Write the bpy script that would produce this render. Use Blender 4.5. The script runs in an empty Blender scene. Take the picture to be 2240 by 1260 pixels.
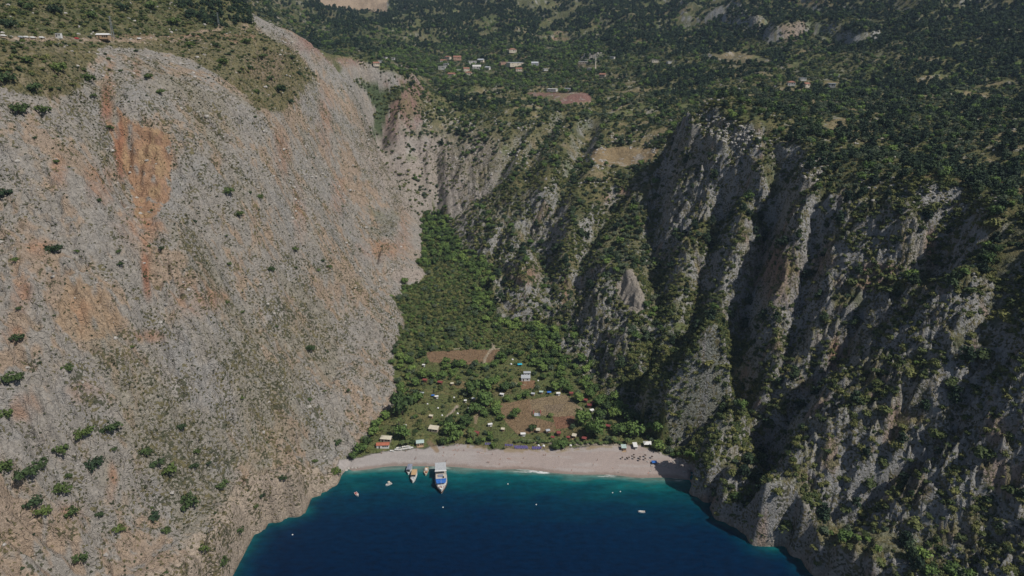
import bpy, math, random
import numpy as np
from mathutils import Vector

# ------------------------------------------------------------------ camera, light, exposure
random.seed(7)
RNG = np.random.default_rng(11)
R = math.radians
SC = bpy.context.scene
COL = SC.collection
CAM_H = 280.0
PITCH = 20.0
FOC = 1494.0                       # focal length in pixels of the 2240 px wide photograph
cam_d = bpy.data.cameras.new("camera")
cam = bpy.data.objects.new("camera", cam_d)
COL.objects.link(cam)
cam.location = (0, 0, CAM_H)
cam.rotation_euler = (R(90 - PITCH), 0, 0)
cam_d.sensor_width = 36.0
cam_d.lens = 36.0 * FOC / 2240.0
cam_d.clip_start = 1.0
cam_d.clip_end = 30000.0
SC.camera = cam

SUN_DIR = Vector((0.85, -0.53, 0.0)).normalized()      # horizontal direction towards the sun
SUN_EL = 53.0
sun_az = math.atan2(SUN_DIR.x, SUN_DIR.y)              # from +Y clockwise
world = bpy.data.worlds.new("World")
SC.world = world
world.use_nodes = True
wn = world.node_tree
bg = wn.nodes["Background"]
sky = wn.nodes.new("ShaderNodeTexSky")
sky.sky_type = 'NISHITA'
sky.sun_disc = False
sky.sun_elevation = R(SUN_EL)
sky.sun_rotation = sun_az
wn.links.new(sky.outputs[0], bg.inputs[0])
bg.inputs[1].default_value = 0.055
sun_d = bpy.data.lights.new("sun", 'SUN')
sun_d.energy = 3.6
sun_d.angle = R(0.53)
sun_d.color = (1.0, 0.94, 0.86)
sun = bpy.data.objects.new("sun", sun_d)
COL.objects.link(sun)
to_sun = Vector((SUN_DIR.x * math.cos(R(SUN_EL)), SUN_DIR.y * math.cos(R(SUN_EL)), math.sin(R(SUN_EL))))
sun.rotation_euler = to_sun.to_track_quat('Z', 'Y').to_euler()
SC.view_settings.view_transform = 'Standard'
SC.view_settings.look = 'None'
SC.view_settings.exposure = 0.28
SC.view_settings.gamma = 1.0
SC.view_settings.use_curve_mapping = False
SC.cycles.max_bounces = 4
SC.cycles.diffuse_bounces = 2
SC.cycles.transparent_max_bounces = 4

# ------------------------------------------------------------------ small maths helpers
CP, SP = math.cos(R(PITCH)), math.sin(R(PITCH))
def ray(u, v):
    x = (u - 1120.0) / FOC
    y = (630.0 - v) / FOC
    return x, CP + SP * y, -SP + CP * y
def at_z(u, v, z):
    dx, dy, dz = ray(u, v)
    t = (z - CAM_H) / dz
    return (dx * t, dy * t, z)
def at_t(u, v, t):
    dx, dy, dz = ray(u, v)
    return (dx * t, dy * t, CAM_H + dz * t)
def project(X, Y, Z):
    zc = Y * CP - (Z - CAM_H) * SP
    yc = Y * SP + (Z - CAM_H) * CP
    zc = np.maximum(zc, 1e-3)
    return 1120.0 + FOC * X / zc, 630.0 - FOC * yc / zc

_G = np.random.default_rng(5)
_PERM = _G.permutation(256)
_PERM = np.concatenate([_PERM, _PERM, _PERM])
_GR2 = np.stack([np.cos(np.arange(256) * 2.39996), np.sin(np.arange(256) * 2.39996)], 1).astype(np.float32)
def perlin2(x, y, seed=0):
    x = x + seed * 17.31; y = y + seed * 9.77
    xi = np.floor(x).astype(np.int64); yi = np.floor(y).astype(np.int64)
    xf = (x - xi).astype(np.float32); yf = (y - yi).astype(np.float32)
    xi &= 255; yi &= 255
    u = xf * xf * xf * (xf * (xf * 6 - 15) + 10); v = yf * yf * yf * (yf * (yf * 6 - 15) + 10)
    def g(ix, iy, fx, fy):
        h = _PERM[_PERM[ix] + iy] & 255
        gr = _GR2[h]
        return gr[..., 0] * fx + gr[..., 1] * fy
    a = g(xi, yi, xf, yf); b = g(xi + 1, yi, xf - 1, yf)
    c = g(xi, yi + 1, xf, yf - 1); d = g(xi + 1, yi + 1, xf - 1, yf - 1)
    ab = a + u * (b - a); cd = c + u * (d - c)
    return (ab + v * (cd - ab)) * 1.5
def fbm(x, y, sc, octs=4, seed=0, gain=0.5):
    t = 0; a = 1.0; n = 0
    f = 1.0 / sc
    for o in range(octs):
        t = t + a * perlin2(x * f, y * f, seed + o * 3 + 1); n += a
        a *= gain; f *= 2.03
    return t / n
def ridged(x, y, sc, octs=4, seed=0, gain=0.5):
    t = 0; a = 1.0; n = 0
    f = 1.0 / sc
    for o in range(octs):
        r = 1.0 - np.abs(perlin2(x * f, y * f, seed + o * 5 + 2))
        t = t + a * r * r; n += a
        a *= gain; f *= 2.1
    return t / n
def sstep(a, b, x):
    t = np.clip((x - a) / (b - a), 0, 1)
    return t * t * (3 - 2 * t)
def seg_dist(X, Y, pts):
    """distance to a polyline and the value interpolated along it (pts: x, y, val)"""
    best = np.full(np.shape(X), 1e9); val = np.zeros(np.shape(X))
    for (x0, y0, w0), (x1, y1, w1) in zip(pts[:-1], pts[1:]):
        dx, dy = x1 - x0, y1 - y0
        L = dx * dx + dy * dy + 1e-9
        t = np.clip(((X - x0) * dx + (Y - y0) * dy) / L, 0, 1)
        d = np.hypot(X - x0 - t * dx, Y - y0 - t * dy)
        m = d < best
        best = np.where(m, d, best); val = np.where(m, w0 + t * (w1 - w0), val)
    return best, val
def in_poly(U, V, poly):
    ins = np.zeros(np.shape(U), bool)
    n = len(poly)
    for i in range(n):
        x0, y0 = poly[i]; x1, y1 = poly[(i + 1) % n]
        c = ((y0 > V) != (y1 > V))
        with np.errstate(divide='ignore', invalid='ignore'):
            xs = (x1 - x0) * (V - y0) / (y1 - y0 + 1e-12) + x0
        ins ^= c & (U < xs)
    return ins

# ------------------------------------------------------------------ the lie of the land
# every triple is a point of the ground read off the photograph: (pixel x, pixel y, ray length) or with a height
T_PTS = """0 0 560;250 0 680;0 80 470;250 85 585;400 78 700;520 70 800;0 180 430;100 200 450;0 300 400;250 110 550
350 125 600;430 140 625;520 200 620;560 160 680;600 100 760;600 60 900;560 30 870;500 0 850;700 115 900;790 140 1000
830 200 1000;825 290 950;700 250 800;750 400 790;800 550 720;600 290 620;100 630 368;300 630 405;500 630 480;700 630 575
100 900 346;300 900 380;500 900 420;700 900 485;0 900 330;0 630 358;200 1150 338;400 1150 373;0 1260 300
300 1260 343;300 400 462;450 350 510;600 450 560;100 400 400;700 450 650;915 450 918;200 500 405
400 500 455;420 760 415;600 760 480;780 800 560;820 900 560;60 500 385;700 180 860;640 340 640;760 250 880
700 60 1500;650 20 1500;750 110 1300;800 180 1150;850 220 1100;830 280 1000;900 180 1060;850 300 990;870 400 950
950 400 950;1000 400 930;1050 330 950;1000 280 1000;970 240 1060;1100 200 1150;1000 150 1350;1100 110 1500;1000 60 1700
1000 0 1950;780 10 2100;780 45 1900;900 100 1500;900 0 2100;620 0 1750
1220 225 1045;1220 200 1150;1130 240 1000;1100 350 920;1080 450 850;1050 520 810;1100 600 740;1130 650 690
1200 640 690;1240 500 760;1300 400 800;1350 350 850;1400 280 920;1300 250 980;1250 350 850;1430 370 800;1300 320 880
1530 245 720;1480 380 720;1450 500 690;1400 600 640;1350 600 625;1350 680 608;1300 700 610;1260 760 610;1300 800 590
1400 800 545;1350 880 540;1420 860 500;1520 790 480;1600 850 460;1560 950 455;1500 1000 477;1620 1000 440;1600 1060 432
1650 1010 450;1700 930 460;1780 830 462;1860 730 470;1720 1000 415;1850 900 403;1950 800 400;2050 700 400;2100 560 420
2150 480 440;2000 1100 363;1900 1200 369;2240 1260 323;2100 1260 339;1950 1260 357;2240 1000 340;2240 850 345;2240 650 380
1750 750 495;1650 800 510;1620 880 490;1600 700 545;1650 600 550;1700 450 590;1640 330 640;1750 360 590;1880 410 525
1850 550 500;1900 650 480;2040 450 475;2000 600 458;1500 620 600;1550 520 620;1600 420 640;1500 740 550
1700 250 780;1900 330 620;2100 350 580;2240 380 530;2000 200 900;2240 200 850;2000 50 1200;2240 0 1200;1780 90 1250
1780 30 1330;1600 150 1150;1600 100 1300;1500 50 1500;1500 0 1700;1400 150 1250;1300 110 1400;1500 220 980;1600 230 900
1250 0 1850;1350 50 1600;1200 60 1650;1900 120 1080;2100 100 1060;1800 180 1000;2240 450 455;2180 430 480;1450 240 960
1180 700 655;1150 620 700;1200 420 800;1160 520 780;1400 680 590;1380 440 760;1370 860 530
1640 1130 411;1590 1090 424;1750 1130 397;1800 1050 396;2050 900 374;1680 390 625;1560 300 680;1620 230 800"""
Z_PTS = """500 1260 0;575 1150 0;665 1110 0;760 1030 0;830 1023 0;900 1020 0;1000 1022 0;1100 1027 0;1200 1033 0;1300 1038 0
1400 1045 0;1490 1048 0;1550 1103 0;1590 1137 0;1690 1197 0;1790 1260 0;1620 1150 0
850 988 3.2;960 972 3.6;1060 978 3.6;1250 985 3.5;1400 990 3.2;1460 1005 3;790 1000 3
1000 900 8;1200 900 8;1350 930 7;900 900 9;1000 800 13;1200 800 14;950 700 21;1100 700 21;1150 740 18;980 600 34
940 520 44;960 480 51;860 800 14;860 670 24;925 600 34;930 480 52;1290 850 10.5;1210 740 19;1070 690 25;1075 590 35
1000 520 46;950 930 6;1100 940 6;1250 940 6;1100 860 10;1300 950 5.5;1400 960 5;870 880 10;840 940 7;1000 560 38;1030 640 28"""
W_PTS = [(-190, 200, 0), (-240, 50, 0), (-265, -150, 0), (230, 200, 0), (290, 50, 0), (330, -150, 0), (0, 395, -3), (-60, 385, -4), (60, 388, -3),
         (0, 370, -9), (-70, 360, -9), (80, 360, -10), (-100, 330, -14), (110, 330, -14), (0, 300, -26), (0, 150, -50), (0, -200, -80),
         (-100, 200, -35), (120, 200, -35), (-520, 400, 330), (-500, 100, 260), (-520, -150, 230), (-700, 800, 470), (-900, 300, 480), (-600, 1200, 400),
         (-430, 1130, 262), (-380, 1240, 240), (550, 250, 240), (600, -100, 260), (800, 500, 260), (1000, 900, 340), (1300, 300, 400), (420, 60, 130),
         (340, 200, 108), (-380, 100, 170), (-340, 230, 160), (1500, 1500, 600), (900, 1600, 470), (400, 2000, 410), (-600, 2000, 450), (0, 2500, 560),
         (700, 2600, 600), (-900, 2600, 640), (-1500, 1500, 640), (-1600, 600, 620), (0, 3300, 760), (2200, 2200, 760), (-2200, 2400, 760), (2400, 800, 560),
         (1600, 3300, 800), (-1600, 3400, 800), (0, 4200, 820), (-2600, 300, 700), (2600, -200, 500)]
CPS = []
for l in T_PTS.replace('\n', ';').split(';'):
    u, v, t = map(float, l.split()); CPS.append(at_t(u, v, t))
for l in Z_PTS.replace('\n', ';').split(';'):
    u, v, z = map(float, l.split()); CPS.append(at_z(u, v, z))
CPS += W_PTS
CPS = np.array(CPS, float)

class MQ:
    """smooth surface through scattered points"""
    def __init__(s, P, c=12.0, sm=0.02):
        s.P = P[:, :2]; s.c = c
        n = len(P)
        d = np.hypot(s.P[:, None, 0] - s.P[None, :, 0], s.P[:, None, 1] - s.P[None, :, 1])
        A = np.zeros((n + 3, n + 3)); A[:n, :n] = -np.sqrt(d * d + c * c)
        A[:n, :n] -= -np.eye(n) * 0
        A[:n, :n] += np.eye(n) * sm * -1
        A[:n, n] = 1; A[:n, n + 1:] = s.P / 500.0; A[n, :n] = 1; A[n + 1:, :n] = s.P.T / 500.0
        s.w = np.linalg.solve(A, np.concatenate([P[:, 2], [0, 0, 0]]))
    def __call__(s, X, Y):
        sh = X.shape; X = X.ravel(); Y = Y.ravel(); out = np.empty(X.shape)
        n = len(s.P)
        for i in range(0, len(X), 20000):
            x = X[i:i + 20000, None]; y = Y[i:i + 20000, None]
            k = -np.sqrt((x - s.P[None, :, 0]) ** 2 + (y - s.P[None, :, 1]) ** 2 + s.c ** 2)
            out[i:i + 20000] = k @ s.w[:n] + s.w[n] + x[:, 0] / 500 * s.w[n + 1] + y[:, 0] / 500 * s.w[n + 2]
        return out.reshape(sh)
mq = MQ(CPS)

# coarse map grid (rectangular, 5 m) of the smooth land; fine detail is added on the mesh itself
GS = 5.0
GX0, GX1, GY0, GY1 = -700.0, 1000.0, -50.0, 1700.0
gx = np.arange(GX0, GX1 + 1, GS); gy = np.arange(GY0, GY1 + 1, GS)
GXX, GYY = np.meshgrid(gx, gy)
BASE = mq(GXX, GYY)
def samp(G, X, Y):
    fx = np.clip((X - GX0) / GS, 0, len(gx) - 1.001); fy = np.clip((Y - GY0) / GS, 0, len(gy) - 1.001)
    ix = fx.astype(int); iy = fy.astype(int); a = fx - ix; b = fy - iy
    return (G[iy, ix] * (1 - a) * (1 - b) + G[iy, ix + 1] * a * (1 - b) + G[iy + 1, ix] * (1 - a) * b + G[iy + 1, ix + 1] * a * b)
def samp3(G, X, Y):
    """bicubic look-up of the coarse grid"""
    fx = np.clip((X - GX0) / GS, 1, len(gx) - 3.001); fy = np.clip((Y - GY0) / GS, 1, len(gy) - 3.001)
    ix = fx.astype(int); iy = fy.astype(int); a = fx - ix; b = fy - iy
    def w(t):
        return (-0.5 * t + t * t - 0.5 * t ** 3, 1 - 2.5 * t * t + 1.5 * t ** 3, 0.5 * t + 2 * t * t - 1.5 * t ** 3, -0.5 * t * t + 0.5 * t ** 3)
    wa = w(a); wb = w(b); out = 0
    for j in range(4):
        row = 0
        for i in range(4):
            row = row + G[iy + j - 1, ix + i - 1] * wa[i]
        out = out + row * wb[j]
    return out
def hits(uv, G):
    """where sight lines through pixels meet the land"""
    uv = np.array(uv, float); dx, dy, dz = ray(uv[:, 0], uv[:, 1])
    T = 230 * (2600 / 230.0) ** np.linspace(0, 1, 1100)
    X = dx[:, None] * T; Y = dy[:, None] * T; Z = CAM_H + dz[:, None] * T
    below = samp(G, X, Y) > Z
    k = np.where(below.any(1), below.argmax(1), len(T) - 1)
    out = []
    for i in range(len(uv)):
        a, b = T[max(k[i] - 1, 0)], T[k[i]]
        for _ in range(10):
            m = (a + b) / 2
            if samp(G, np.array([dx[i] * m]), np.array([dy[i] * m]))[0] > CAM_H + dz[i] * m: b = m
            else: a = m
        out.append((dx[i] * b, dy[i] * b, CAM_H + dz[i] * b))
    return np.array(out)

SX = np.gradient(BASE, GS, axis=1); SY = np.gradient(BASE, GS, axis=0)
def blur(A, n):
    for _ in range(n):
        A = A.copy(); A[1:-1, 1:-1] = (A[1:-1, 1:-1] * 4 + A[:-2, 1:-1] + A[2:, 1:-1] + A[1:-1, :-2] + A[1:-1, 2:]) / 8
    return A
# the flat ground of the valley and the beach, fitted to its own points, and the outlines where the cliffs meet it
FLP = [at_z(*map(float, l.split())) for l in Z_PTS.replace('\n', ';').split(';')]
FLP = [p for p in FLP if not (p[2] == 0 and (p[0] < -118 or p[0] > 118))]
FLP += [(-60, 385, -4), (60, 388, -3), (0, 395, -2), (0, 370, -9), (-105, 470, 7), (-135, 600, 20), (-140, 900, 55), (-60, 950, 58), (100, 520, 10), (-10, 800, 42), (-110, 1000, 62),
        (150, 450, 5), (-150, 420, 3), (160, 400, 2), (-90, 390, -2), (100, 385, -2), (60, 650, 20), (-180, 700, 30)]
FLOOR = MQ(np.array(FLP), 25.0)(GXX, GYY)
COAST_PX = [(500, 1262), (518, 1222), (560, 1165), (582, 1142), (620, 1136), (668, 1118), (664, 1098), (706, 1078), (740, 1050), (762, 1033)]
COAST_PX2 = [(1490, 1050), (1502, 1068), (1520, 1086), (1540, 1103), (1552, 1094), (1576, 1096), (1566, 1112), (1572, 1132), (1592, 1142), (1622, 1160), (1652, 1186), (1690, 1197), (1712, 1188), (1742, 1215), (1795, 1262)]
COAST = [(-265, -3000), (-265, -150), (-240, 50), (-190, 200)] + [at_z(u, v, 0)[:2] for u, v in COAST_PX + COAST_PX2] + [(230, 200), (290, 50), (330, -150), (330, -3000)]
FOOT_L = [(752, 1022), (757, 1000), (798, 958), (828, 925), (836, 900), (868, 872), (877, 850), (861, 815), (862, 780), (886, 716), (880, 690), (864, 662), (880, 642), (906, 622), (936, 606), (914, 582), (926, 545), (926, 482), (950, 466)]
FOOT_R = [(975, 478), (988, 505), (1006, 545), (1050, 568), (1076, 590), (1074, 640), (1082, 688), (1120, 705), (1198, 710), (1216, 728), (1234, 775), (1266, 800), (1292, 838), (1330, 862), (1368, 885), (1402, 930), (1440, 960), (1475, 990), (1515, 1020), (1530, 1050)]
FOOT = [tuple(p[:2]) for p in hits(FOOT_L + FOOT_R, FLOOR)]
VALLEY = [(-112, 380)] + FOOT + [(118, 375)]
inV = in_poly(GXX, GYY, VALLEY); inS = in_poly(GXX, GYY, COAST) & ~inV
dV, _ = seg_dist(GXX, GYY, [(p[0], p[1], 0) for p in VALLEY + VALLEY[:1]])
dC, _ = seg_dist(GXX, GYY, [(p[0], p[1], 0) for p in COAST])
out = ~inV & ~inS
HB = np.where(out, np.maximum(BASE, np.minimum(FLOOR.clip(0, 80) + dV * 1.0, FLOOR.clip(0, 80) + 30)), BASE)
# cliffs stand up from their foot: pull the low skirts up, keep the rest
coastal = out & (GYY < 430)
HB = np.where(coastal, np.maximum(HB, 1.0 + np.minimum(dC, 18) * 0.6), HB)
HB = np.where(inS, np.minimum(BASE, -0.6 - dC * 0.35), HB)
HB = np.where(inV, FLOOR + np.minimum(0, 0), HB)
BASE = HB
STEEP = blur(sstep(0.5, 0.95, np.hypot(np.gradient(blur(BASE, 3), GS, axis=1), np.gradient(blur(BASE, 3), GS, axis=0))), 4) * out
STEEP = np.where(out & (dV < 60), np.maximum(STEEP, 0.8), STEEP)
# the two sides of the valley: left of / right of its middle line, as a ramp
MID = [(0, 300, 0), (-20, 450, 0), (-50, 600, 0), (-85, 760, 0), (-105, 890, 0), (-150, 960, 0), (-190, 1010, 0), (-205, 1100, 0), (-300, 1500, 0)]
def side(X, Y):
    ys = [m[1] for m in MID]; xs = [m[0] for m in MID]
    return X - np.interp(Y, ys, xs)
RIGHT = sstep(0, 60, side(GXX, GYY)); LEFT = 1 - sstep(-60, 0, side(GXX, GYY))
GULLIES = [  # pixels along the gully bed, depth, half width
    ([(1290, 275), (1245, 385), (1205, 450), (1190, 510), (1208, 620), (1214, 725)], 17, 13),
    ([(1420, 390), (1351, 431), (1314, 480), (1268, 560), (1262, 646), (1262, 720), (1290, 815)], 15, 11),
    ([(1470, 320), (1445, 420), (1425, 520), (1440, 640), (1430, 740), (1390, 850)], 13, 11),
    ([(1600, 335), (1580, 450), (1540, 600), (1500, 720), (1470, 800)], 12, 11),
    ([(1700, 385), (1680, 500), (1640, 640), (1610, 760), (1622, 850), (1648, 930), (1640, 1010), (1578, 1108)], 24, 12),
    ([(2075, 455), (2062, 590), (1970, 670), (1870, 740), (1780, 830), (1700, 930), (1650, 1010), (1580, 1115)], 19, 13),
    ([(1140, 300), (1085, 395), (1015, 450), (985, 478)], 9, 9),
    ([(1165, 470), (1130, 550), (1090, 600)], 10, 9),
    ([(955, 340), (958, 400), (962, 465)], 8, 6),
    ([(2190, 520), (2180, 620), (2190, 740), (2130, 880), (2010, 960), (1900, 1060), (1800, 1150)], 11, 12),
    ([(1800, 500), (1760, 640), (1730, 760), (1700, 870)], 9, 9),
    ([(800, 165), (838, 215), (826, 285), (836, 335)], 26, 17),
    ([(1440, 768), (1505, 762), (1570, 772), (1628, 838)], 15, 10),
    ([(200, 150), (250, 280), (300, 470), (330, 620), (345, 740)], 9, 13),
    ([(640, 300), (655, 420), (640, 520)], 5, 9),
    ([(1230, 250), (1165, 330), (1150, 400)], 8, 9),
]
H = BASE.copy()
HEADZ = sstep(760, 860, GYY)
H += RIGHT * STEEP * (fbm(GXX, GYY, 75, 4, 3) * 21) * (1 - .6 * HEADZ)
H += LEFT * STEEP * (fbm(GXX, GYY, 80, 3, 9) * 9)
PLAT = (1 - STEEP) * sstep(60, 140, H)
H += PLAT * fbm(GXX, GYY, 110, 3, 15) * 12
# the right-hand walls break off sharply below their rim
RIM = [(870, 292), (960, 287), (1030, 264), (1080, 252), (1130, 246), (1200, 268), (1250, 305), (1290, 352), (1340, 364), (1400, 370), (1445, 338), (1490, 275), (1530, 250), (1600, 290), (1690, 340), (1760, 366), (1850, 398), (1900, 414), (1990, 438), (2060, 452), (2130, 452), (2200, 472)]
rp = hits(RIM, BASE)
dR, zR = seg_dist(GXX, GYY, [(p[0], p[1], p[2]) for p in rp])
dRn = np.maximum(dR + fbm(GXX, GYY, 34, 3, 19) * 15, 0)
targ = zR - 3 - .22 * np.minimum(dRn, 15) - 3.1 * np.maximum(dRn - 15, 0) + fbm(GXX, GYY, 20, 2, 21) * 4
H = np.where(out & (GXX > -200) & (dV > 12), np.maximum(H, targ), H)
hs = blur(H, 2); STEEP = np.maximum(STEEP, blur(sstep(0.7, 1.2, np.hypot(np.gradient(hs, GS, axis=1), np.gradient(hs, GS, axis=0))), 2) * out * (dR < 60))
for px, dep, wid in GULLIES:
    w = hits(px, BASE)
    d, _ = seg_dist(GXX, GYY, [(p[0], p[1], 0) for p in w])
    s0 = np.exp(-(d / wid) ** 2)
    H -= dep * s0 - dep * 0.35 * np.exp(-((d - 2.0 * wid) / wid) ** 2)
# running water has cut the slopes: a few rounds of flow and carving
def erode(H, rounds, k):
    ny, nx = H.shape
    nb = [(-1, -1), (-1, 0), (-1, 1), (0, -1), (0, 1), (1, -1), (1, 0), (1, 1)]
    idx = np.arange(ny * nx).reshape(ny, nx)
    for r in range(rounds):
        Hj = H + fbm(GXX, GYY, 11, 2, 30) * 1.5
        best = np.zeros_like(H); rec = idx.copy()
        for dy, dx in nb:
            L = math.hypot(dx, dy) * GS
            sh = np.full_like(H, 1e9)
            ys0, ys1 = max(0, -dy), ny - max(0, dy); xs0, xs1 = max(0, -dx), nx - max(0, dx)
            sh[ys0:ys1, xs0:xs1] = Hj[ys0 + dy:ys1 + dy, xs0 + dx:xs1 + dx]
            sl = (Hj - sh) / L
            m = sl > best
            best = np.where(m, sl, best); rec = np.where(m, idx + dy * nx + dx, rec)
        order = np.argsort(-Hj.ravel()).tolist(); rc = rec.ravel().tolist(); A = [1.0] * (ny * nx)
        for i in order:
            j = rc[i]
            if j != i: A[j] += A[i]
        A = np.array(A).reshape(ny, nx)
        cut = k * np.minimum(A, 300) ** 0.5 * np.minimum(best, 1.6)
        H = H - np.minimum(cut, 3.0) * STEEP
        H = H * (1 - 0.12 * STEEP) + blur(H, 1) * 0.12 * STEEP
    return H, A
H = np.where(out & (BASE > 3), np.maximum(H, 2.0), H); H0 = H.copy()
Hr, FLOW = erode(H, 7, 0.42)
low = blur(H0 - Hr, 30)
er = (RIGHT * (0.55 + 0.5 * fbm(GXX, GYY, 120, 2, 44)) + LEFT * 0.5) * (1 - .6 * HEADZ)
H = H0 + (Hr - H0 + low * 0.9) * np.clip(er, 0, 1)
H = np.where(inV | inS, BASE, H)
H = np.where(out & (GYY < 430), np.maximum(H, 0.8 + np.minimum(dC, 12) * 0.6), H)
H = np.where(out & (dV < 40), np.maximum(H, FLOOR.clip(0, 80) + 0.5 + np.minimum(dV, 20) * 0.6), H)
w = hits([(305, 300), (325, 350), (328, 430)], BASE); d, _ = seg_dist(GXX, GYY, [(p[0], p[1], 0) for p in w]); H = H - 8 * np.exp(-(d / 21) ** 6)
crag = hits([(905, 178), (880, 215), (858, 250)], BASE)
d, _ = seg_dist(GXX, GYY, [(p[0], p[1], 0) for p in crag])
H = H + 9 * np.exp(-(d / 22) ** 4)
crag = hits([(985, 195), (1040, 200)], BASE)
d, _ = seg_dist(GXX, GYY, [(p[0], p[1], 0) for p in crag])
H = H + 8 * np.exp(-(d / 16) ** 4)
head = hits([(1470, 850), (1530, 810), (1580, 850), (1590, 930), (1605, 1010)], BASE)
d, _ = seg_dist(GXX, GYY, [(p[0], p[1], 0) for p in head])
H = np.where(out, H + 15 * np.exp(-(d / 22) ** 4), H)
H = np.where(out & (GXX > 100) & (GXX < 160) & (GYY < 430) & (GYY > 385), np.minimum(H, 3 + np.maximum(GXX - 112 - np.maximum(GYY - 405, 0) * .3, 0) * 1.0), H)
for pts, hh, ww in [([(1705, 80), (1770, 50), (1850, 62), (1890, 80)], 26, 26), ([(1595, 40), (1660, 62)], 14, 16), ([(1285, 128), (1305, 126)], 9, 14), ([(1620, 20), (1560, 25)], 12, 18)]:
    w = hits(pts, BASE); d, _ = seg_dist(GXX, GYY, [(p[0], p[1], 0) for p in w]); H = H + hh * np.exp(-(d / ww) ** 6)
LAND = H

# ------------------------------------------------------------------ land mesh: rings around the bay, fine where it is near
NA, NR = 1180, 1000
th = np.concatenate([np.linspace(-78, -46.5, 40, endpoint=False), np.linspace(-46.5, 46.5, NA), np.linspace(46.5, 78, 41)[1:]])
th = np.radians(th)
rr = np.concatenate([np.linspace(150, 300, 100, endpoint=False), np.linspace(300, 900, 600, endpoint=False), 900 * (3600 / 900) ** np.linspace(0, 1, NR - 700)])
TH, RR = np.meshgrid(th, rr)
VX = RR * np.sin(TH); VY = RR * np.cos(TH)
inside = (VX > GX0 + 15) & (VX < GX1 - 15) & (VY > GY0 + 15) & (VY < GY1 - 15)
VZ = np.empty_like(VX)
VZ[inside] = samp3(LAND, VX[inside], VY[inside])
# the far land changes slowly: look it up on a coarse net of its own
fg = np.arange(-5300, 5301, 50.0); FX, FY = np.meshgrid(fg, fg); FARZ = mq(FX, FY)
def samp_far(X, Y):
    fx = (X + 5300) / 50; fy = (Y + 5300) / 50; ix = fx.astype(int); iy = fy.astype(int); a = fx - ix; b = fy - iy
    return FARZ[iy, ix] * (1 - a) * (1 - b) + FARZ[iy, ix + 1] * a * (1 - b) + FARZ[iy + 1, ix] * (1 - a) * b + FARZ[iy + 1, ix + 1] * a * b
VZ[~inside] = samp_far(VX[~inside], VY[~inside])
edge = np.clip(np.minimum.reduce([VX - GX0, GX1 - VX, VY - GY0, GY1 - VY]) / 80.0, 0, 1)
m = inside & (edge < 1)
VZ[m] = VZ[m] * edge[m] + samp_far(VX[m], VY[m]) * (1 - edge[m])
jx = VX + fbm(VX, VY, 16, 3, 201) * 9; jy = VY + fbm(VX, VY, 16, 3, 205) * 9
vin = in_poly(jx, jy, VALLEY) & (RR < 1100)
vsteep = np.maximum(samp(STEEP, VX, VY), .0); vsteep = np.where(inside, vsteep, 0.4)
vsd = side(VX, VY); vR = sstep(0, 60, vsd); vL = 1 - sstep(-60, 0, vsd)
dry = sstep(1.0, 5, VZ)
d_in = samp(np.where(inV | inS, 0.0, np.minimum(dV, dC)), VX, VY); d_in = np.where(inside, d_in, 50); dry = dry * sstep(0.5, 9, d_in)
far = 1 - sstep(1500, 2500, RR) * 0.3
# fluted limestone on the right, blocky slabs on the left
wx = VX + fbm(VX, VY, 40, 2, 51) * 14; wy = VY + fbm(VX, VY, 40, 2, 57) * 14
rid = ridged(wx, wy, 26, 4, 61) - 0.72
rid2 = ridged(wx, wy, 9, 3, 67) - 0.72
VZ += vR * vsteep * dry * (1 - .2 * sstep(780, 880, VY)) * (rid * 11 + rid2 * 9.5 + fbm(VX, VY, 3.5, 3, 71) * 2.6)
u1 = 0.94 * wx - 0.34 * wy; u2 = 0.34 * wx + 0.94 * wy
slab = ridged(u2, u1 * 0.35, 22, 3, 81) - 0.72
VZ += vL * vsteep * dry * (slab * 8.0 + (ridged(wx, wy, 11, 3, 87) - .72) * 3.4 + fbm(VX, VY, 4.0, 3, 83) * 2.2)
crk = np.clip(ridged(u2 + fbm(VX, VY, 9, 2, 131) * 4, u1 * .45, 17, 2, 133) - .93, 0, 1) * 14 + np.clip(ridged(wx, wy, 30, 2, 137) - .94, 0, 1) * 22
VZ -= (vL + vR * .8) * vsteep * dry * crk * 2.3
led = sstep(-.05, .25, fbm(VX, VY, 38, 2, 141)) * .8 + .2
ph = VZ * 2 * math.pi / 10.5 + fbm(VX, VY, 45, 3, 143) * 9
VZ += vsteep * dry * led * (vL * .75 + vR * .9) * np.sin(ph) + vsteep * dry * (1 - led) * .35 * np.sin(ph * 2.7 + 1)
VZ += (1 - vsteep) * sstep(60, 140, VZ) * (fbm(VX, VY, 22, 3, 91) * 3.2 + fbm(VX, VY, 6, 2, 93) * 0.7)
VZ += (RR > 1100) * sstep(1100, 1500, RR) * (ridged(VX, VY, 260, 5, 95) - .7) * 60 * sstep(200, 400, VZ + 40)
vall = (1 - vsteep) * dry * (1 - sstep(40, 70, VZ))
VZ += vall * fbm(VX, VY, 14, 2, 97) * 0.5

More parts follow.
